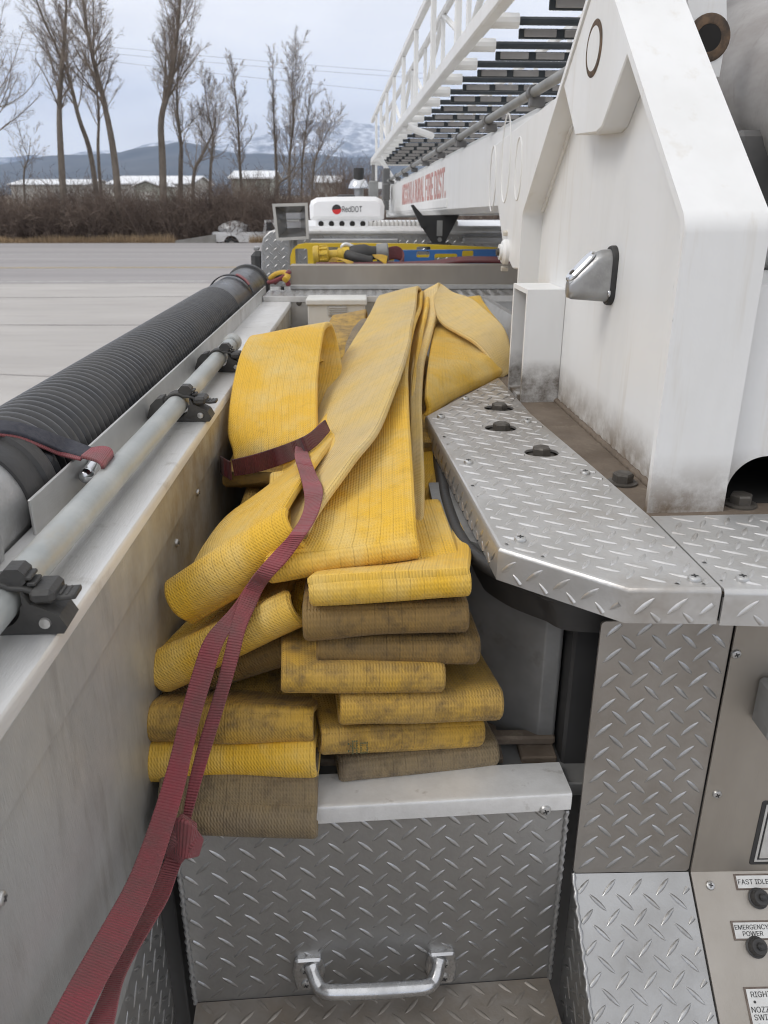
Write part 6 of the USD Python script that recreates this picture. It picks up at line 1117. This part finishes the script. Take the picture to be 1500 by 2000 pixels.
# centre run with the wide fold in the middle
hc = thing('fire_hose', 'wide flat yellow hose run ending in a fold at the centre of the heap', 'fire hose', (.0, 1.2, -.4))
yfold(hc, (519, 1098, 1146, .905), (822, 1052, 1103, .925), 'hose_yellow', seed=41, back=.4, name='hose_run',
      high=S(((545, 1060, .958), (812, 1000, .985)), ((560, 1000, 1.05), (808, 930, 1.085)), ((580, 920, 1.19), (803, 850, 1.235)), ((625, 830, 1.45), (798, 770, 1.43)), ((690, 760, 1.64), (797, 720, 1.62)), ((748, 700, 1.84), (803, 672, 1.82)), ((782, 655, 2.05), (812, 630, 2.03)), ((800, 620, 2.3), (822, 600, 2.28)), ((808, 590, 2.46), (826, 572, 2.46)), ((812, 590, 2.6), (830, 580, 2.6)), ((815, 660, 2.7), (834, 650, 2.7))))
st = S(((806, 1090, 1.00), (826, 1060, 1.02)), ((806, 980, 1.12), (828, 950, 1.15)), ((803, 880, 1.3), (826, 860, 1.33)), ((800, 790, 1.52), (824, 775, 1.55)), ((804, 720, 1.76), (830, 705, 1.78)), ((816, 660, 2.05), (845, 648, 2.06)), ((824, 610, 2.32), (856, 598, 2.33)), ((826, 578, 2.5), (858, 560, 2.5)), ((828, 572, 2.56), (862, 556, 2.56)), ((830, 590, 2.62), (866, 580, 2.62)), ((832, 660, 2.7), (870, 650, 2.7)))
g, uv = ribbon([s[0] for s in st], [s[1] for s in st], TH_, 7, .002, 42); part(hc, 'hose_run', g, 'hose_dusty', True, uv, label='narrow strand standing on its edge')
st = S(((798, 960, 1.24), (812, 900, 1.3)), ((794, 860, 1.42), (808, 810, 1.46)), ((795, 770, 1.66), (812, 730, 1.68)), ((803, 700, 1.92), (822, 668, 1.94)), ((815, 640, 2.2), (832, 615, 2.2)), ((822, 600, 2.42), (838, 580, 2.42)))
g, uv = ribbon([s[0] for s in st], [s[1] for s in st], TH_, 7, .002, 43); part(hc, 'hose_run', g, 'hose_yellow', True, uv, label='inner strand on edge')
# right-hand pieces
hg = thing('fire_hose', 'yellow hose spread at the far right of the heap beside the pedestal', 'fire hose', (.2, 1.9, -.3))
st = S(((833, 800, 1.585), (985, 722, 1.93)), ((829, 775, 1.60), (985, 712, 1.95)), ((833, 735, 1.68), (975, 690, 2.0)), ((838, 695, 1.86), (962, 672, 2.10)), ((845, 655, 2.10), (940, 645, 2.26)), ((852, 630, 2.35), (925, 620, 2.42)))
fl = [(st[0][0]+V(.02, .10, -.026), st[0][1]+V(.02, .10, -.026)), (st[0][0]+V(.0, .02, -.024), st[0][1]+V(.0, .02, -.024)), (st[0][0]+V(-.006, -.004, -.013), st[0][1]+V(-.006, -.004, -.013))]
st = fl + st; g, uv = ribbon([s[0] for s in st], [s[1] for s in st], TH_, 7, .003, 51); part(hg, 'hose_run', g, 'hose_yellow', True, uv, label='flat fold facing the diamond plate deck')
st = S(((972, 745, 1.90), (1010, 715, 1.94)), ((955, 705, 1.92), (998, 680, 1.95)), ((928, 674, 1.97), (984, 640, 2.0)), ((890, 650, 2.06), (955, 612, 2.12)), ((862, 632, 2.16), (920, 585, 2.30)), ((850, 610, 2.25), (885, 572, 2.42)), ((848, 585, 2.40), (866, 560, 2.52)), ((852, 576, 2.52), (868, 560, 2.58)), ((856, 600, 2.6), (872, 590, 2.62)))
g, uv = ribbon([s[0] for s in st], [s[1] for s in st], TH_, 7, .003, 52); part(hg, 'hose_run', g, 'hose_dusty', True, uv, label='strand draped from the crest towards the pedestal')
st = S(((955, 735, 1.95), (1000, 720, 1.95)), ((930, 660, 2.12), (992, 660, 2.14)), ((908, 615, 2.32), (965, 620, 2.34)), ((893, 592, 2.5), (945, 590, 2.52)), ((890, 588, 2.56), (938, 580, 2.58)), ((890, 620, 2.62), (935, 612, 2.64)))
g, uv = ribbon([s[0] for s in st], [s[1] for s in st], TH_, 7, .003, 53); part(hg, 'hose_run', g, 'hose_yellow', True, uv, label='strand hanging over the crest at the far right')
st = S(((815, 985, 1.22), (880, 960, 1.28)), ((818, 900, 1.38), (880, 880, 1.42)), ((822, 830, 1.56), (890, 815, 1.6)), ((826, 770, 1.78), (900, 760, 1.8)), ((835, 700, 2.05), (910, 690, 2.1)), ((845, 640, 2.3), (915, 630, 2.35)))
g, uv = ribbon([s[0]-UP*.01 for s in st], [s[1]-UP*.01 for s in st], TH_, 7, .003, 54); part(hg, 'hose_run', g, 'hose_yellow', True, uv)
# tied bundle at the left
hb = thing('fire_hose', 'yellow hose loop standing against the left wall, tied with the red strap', 'fire hose', (-.2, 1.6, -.4))
st = S(((468, 950, 1.46), (612, 893, 1.40)), ((459, 920, 1.43), (616, 860, 1.395)), ((456, 885, 1.44), (621, 838, 1.41)), ((446, 845, 1.48), (620, 790, 1.50)), ((452, 770, 1.58), (622, 730, 1.64)), ((466, 705, 1.68), (630, 668, 1.78)), ((480, 672, 1.75), (636, 642, 1.87)), ((492, 660, 1.82), (644, 634, 1.93)), ((505, 668, 1.88), (652, 640, 1.985)), ((515, 700, 1.88), (662, 680, 1.985)), ((520, 745, 1.82), (672, 735, 1.78)), ((530, 790, 1.74), (682, 785, 1.62)), ((536, 825, 1.66), (684, 806, 1.53)), ((560, 872, 1.52), (670, 838, 1.43)), ((545, 930, 1.38), (642, 885, 1.32)), ((480, 995, 1.22), (602, 945, 1.19)), ((410, 1062, 1.085), (562, 1000, 1.08)))
g, uv = ribbon([s[0] for s in st], [s[1] for s in st], TH_, 7, .0025, 61); part(hb, 'hose_loop', g, 'hose_yellow', True, uv, label='outer loop of hose')
st = S(((520, 740, 1.80), (632, 706, 1.86)), ((508, 712, 1.80), (628, 700, 1.88)), ((512, 730, 1.87), (640, 716, 1.94)), ((520, 790, 1.78), (648, 770, 1.88)), ((524, 840, 1.66), (652, 815, 1.60)), ((540, 890, 1.50), (640, 858, 1.44)), ((520, 960, 1.34), (600, 920, 1.28)), ((440, 1030, 1.18), (560, 985, 1.16)))
g, uv = ribbon([s[0] for s in st], [s[1] for s in st], TH_, 7, .0025, 62); part(hb, 'hose_loop', g, 'hose_yellow', True, uv, label='inner loop of hose')
# dark older hose behind
ho = thing('fire_hose', 'old brown hose ends lying behind the tied loop by the pale box', 'fire hose', (-.1, 2.5, -.4))
st = S(((640, 700, 2.25), (690, 715, 2.2)), ((638, 660, 2.36), (700, 670, 2.3)), ((642, 632, 2.5), (712, 635, 2.5)), ((650, 620, 2.62), (716, 606, 2.66)), ((655, 640, 2.7), (718, 620, 2.74)))
g, uv = ribbon([s[0] for s in st], [s[1] for s in st], TH_, 7, .003, 71); part(ho, 'hose_end', g, 'hose_soiled', True, uv)
st = S(((672, 705, 2.1), (700, 720, 2.05)), ((676, 670, 2.25), (714, 680, 2.2)), ((692, 640, 2.42), (724, 640, 2.42)), ((706, 625, 2.55), (732, 620, 2.55)), ((712, 640, 2.62), (735, 632, 2.62)))
g, uv = ribbon([s[0] for s in st], [s[1] for s in st], TH_, 7, .003, 72); part(ho, 'hose_end', g, 'hose_grey', True, uv)
# hidden body of the heap: lower flakes of hose that carry the runs on top
hf = thing('fire_hose', 'hose flakes filling the hose bed under the upper runs', 'fire hose', (0, 1.8, -.6))
for k in range(7):
    z = -.70+.043*k; x0 = -.25+.02*math.sin(k*2.1)
    for s, (xa, xb) in enumerate(((x0, x0+.20), (x0+.225, x0+.425))):
        if z > -.5 and s == 0 and k > 5: continue
        L = [V(xa, 1.18+.04*k, z), V(xa, 1.7, z+.01), V(xa, 2.4, z+.006), V(xa, 2.9, z)]; R = [p+V(xb-xa, 0, 0) for p in L]; g, uv = ribbon(L, R, .03, 5, .004, 80+k*2+s); part(hf, 'fold', g, 'hose_soiled', True, uv)

# ================================================================ the red strap
rs = thing('red_strap', 'long red webbing strap tied round the hose loop and knotted near the front', 'strap', (-.15, .8, -.5))
_T = np.concatenate(HOSES); _a, _e1, _e2 = _T[:, 0], _T[:, 1]-_T[:, 0], _T[:, 2]-_T[:, 0]
_dep = _T@_F; _pu, _pv = (_T@_R)/_dep, (_T@_D)/_dep; _bx = _pu.min(1), _pu.max(1), _pv.min(1), _pv.max(1)
def first_hose(u, v):
    x, y = (u-750)/FPX, (v-1000)/FPX; k = np.nonzero((_bx[0] <= x) & (_bx[1] >= x) & (_bx[2] <= y) & (_bx[3] >= y))[0]
    if not len(k): return 9.0
    a_, e1, e2 = _a[k], _e1[k], _e2[k]
    d = ray(u, v); h = np.cross(d, e2); det = (e1*h).sum(1); inv = 1/np.where(np.abs(det) < 1e-12, 1e-12, det); s = -a_; uu = inv*(s*h).sum(1); q = np.cross(s, e1); vv = inv*(q@d); t = inv*(e2*q).sum(1)
    ok = (uu >= 0) & (vv >= 0) & (uu+vv <= 1) & (t > .05); return t[ok].min()*d[1] if ok.any() else 9.0
def strap(st, name, mat='red_webbing', th=.0032, label=None):
    q = smoothpath(np.array([(*l, *r) for l, r in st]), 5)
    if name == 'webbing': m_, h_ = (q[:, :3]+q[:, 3:])/2, (q[:, 3:]-q[:, :3])/2*.86; q = np.concatenate([m_-h_, m_+h_], 1)
    lift = np.zeros(len(q))                                            # where a hose lies under it the strap rests on the hose
    for f_ in (0.0, .5, 1.0): lift = np.maximum(lift, [max(0.0, (a[2]*(1-f_)+a[5]*f_) - (first_hose(a[0]*(1-f_)+a[3]*f_, a[1]*(1-f_)+a[4]*f_)-.006-th)) for a in q])
    lift = np.maximum(lift, np.convolve(np.pad(lift, 2, 'edge'), np.ones(5)/5, 'valid')); q[:, 2] -= lift; q[:, 5] -= lift
    st = S(*[(a[:3], a[3:]) for a in q]); g, uv = ribbon([s[0] for s in st], [s[1] for s in st], th, 2); return part(rs, name, g, mat, True, uv, label=label)
strap((((452, 898, 1.455), (458, 930, 1.46)), ((500, 886, 1.475), (505, 922, 1.475)), ((560, 866, 1.52), (570, 900, 1.515)), ((600, 848, 1.57), (612, 876, 1.56)), ((624, 828, 1.60), (638, 850, 1.595)), ((634, 820, 1.63), (644, 842, 1.63))), 'tie', 'dark_red_webbing', label='dark part of the strap wrapped under the hose loop')
strap((((450, 902, 1.45), (452, 938, 1.45)), ((430, 890, 1.50), (432, 926, 1.50))), 'tie', 'dark_red_webbing')
strap((((575, 872, 1.49), (603, 880, 1.49)), ((573, 892, 1.40), (606, 890, 1.41)), ((580, 918, 1.33), (622, 930, 1.33)), ((588, 950, 1.27), (633, 952, 1.26)), ((592, 985, 1.20), (632, 975, 1.19)), ((583, 1015, 1.13), (620, 1012, 1.12)), ((560, 1048, 1.07), (597, 1050, 1.06)), ((525, 1085, 1.01), (565, 1095, 1.0)), ((488, 1128, .955), (525, 1140, .95)), ((464, 1172, .91), (502, 1186, .905)), ((448, 1225, .88), (482, 1232, .875)), ((436, 1275, .86), (470, 1280, .855)), ((420, 1340, .84), (452, 1342, .835)), ((400, 1404, .82), (433, 1406, .82)), ((380, 1470, .80), (412, 1473, .80)), ((364, 1540, .775), (391, 1543, .775)), ((354, 1600, .76), (374, 1603, .76)), ((346, 1640, .755), (368, 1645, .755))), 'webbing', label='strand of the strap running down to the knot')
strap((((480, 1140, .945), (505, 1160, .94)), ((450, 1185, .905), (480, 1200, .90)), ((398, 1245, .87), (442, 1252, .865)), ((372, 1315, .84), (418, 1324, .835)), ((349, 1396, .805), (394, 1406, .80)), ((331, 1470, .77), (377, 1478, .765)), ((312, 1536, .735), (362, 1546, .73)), ((280, 1630, .685), (334, 1644, .68)), ((243, 1720, .63), (303, 1738, .625)), ((191, 1812, .56), (258, 1836, .555)), ((137, 1905, .50), (207, 1932, .495)), ((90, 1990, .45), (160, 2025, .445)), ((50, 2070, .415), (122, 2108, .41)), ((20, 2160, .36), (120, 2210, .355))), 'webbing', label='wide strand of the strap coming towards the camera')
strap((((326, 1660, .735), (362, 1672, .735)), ((308, 1704, .71), (348, 1712, .71)), ((290, 1750, .675), (332, 1756, .67)), ((264, 1800, .635), (303, 1806, .63)), ((234, 1867, .58), (264, 1872, .575)), ((205, 1920, .535), (242, 1924, .53)), ((168, 2000, .475), (226, 2004, .47)), ((130, 2080, .42), (200, 2085, .415)), ((70, 2200, .36), (150, 2210, .355))), 'webbing', label='loose end of the strap hanging from the knot')
# the knot: webbing wound over itself
kb = trimesh.creation.icosphere(4, 1.0); kv = kb.vertices; kb.vertices = kv*(1+.16*np.sin(7*kv[:, [2]]+4*kv[:, [0]])+.10*np.sin(9*kv[:, [0]]-3*kv[:, [2]]))*(.0155, .012, .0205)
kR = np.eye(4); kR[:3, 0] = _R; kR[:3, 1] = _F; kR[:3, 2] = -_D; kR = kR @ trimesh.transformations.rotation_matrix(-.45, (0, 1, 0)); kR[:3, 3] = atY(361, 1641, .742); kb.apply_transform(kR)
kuv = np.column_stack([np.arctan2(kv[:, 0], kv[:, 2])*.02, kv[:, 1]*.02]); part(rs, 'knot', kb, 'red_webbing', True, kuv, label='bulky knot in the red webbing')
kc = atY(358, 1640, .745); kk = []
T = np.eye(4)
def kn(u, v, Y): return atY(u, v, Y)
strap((((326, 1606, .735), (330, 1660, .735)), ((345, 1597, .722), (345, 1668, .718)), ((370, 1605, .718), (362, 1676, .714)), ((388, 1625, .728), (374, 1675, .724)), ((394, 1636, .745), (384, 1672, .742)), ((380, 1630, .765), (372, 1670, .765))), 'knot', th=.006, label='knot in the red webbing')
strap((((352, 1590, .742), (384, 1612, .742)), ((340, 1608, .725), (384, 1640, .722)), ((330, 1640, .72), (372, 1665, .716)), ((322, 1668, .735), (352, 1690, .733)), ((322, 1675, .75), (350, 1695, .75))), 'knot', th=.006)

# ================================================================ the air between: a light haze as far as the mountains
hz = trimesh.creation.box((36000, 36000, 2000)); hz.apply_translation((0, 0, 2000/2+GROUND-3.0))
M['haze'] = usdkit.material(stage, '/World/Looks/haze', {'v': ('principled_volume', {'color': (0.50, 0.66, 0.98), 'density': 0.000066, 'anisotropy': 0.0})}, volume='v.volume')
hp0 = part(None, 'haze', hz, 'haze', False); tag(stage.GetPrimAtPath(hp0), 'thin pale blue haze in the air in front of the mountains', 'haze', kind='stuff')
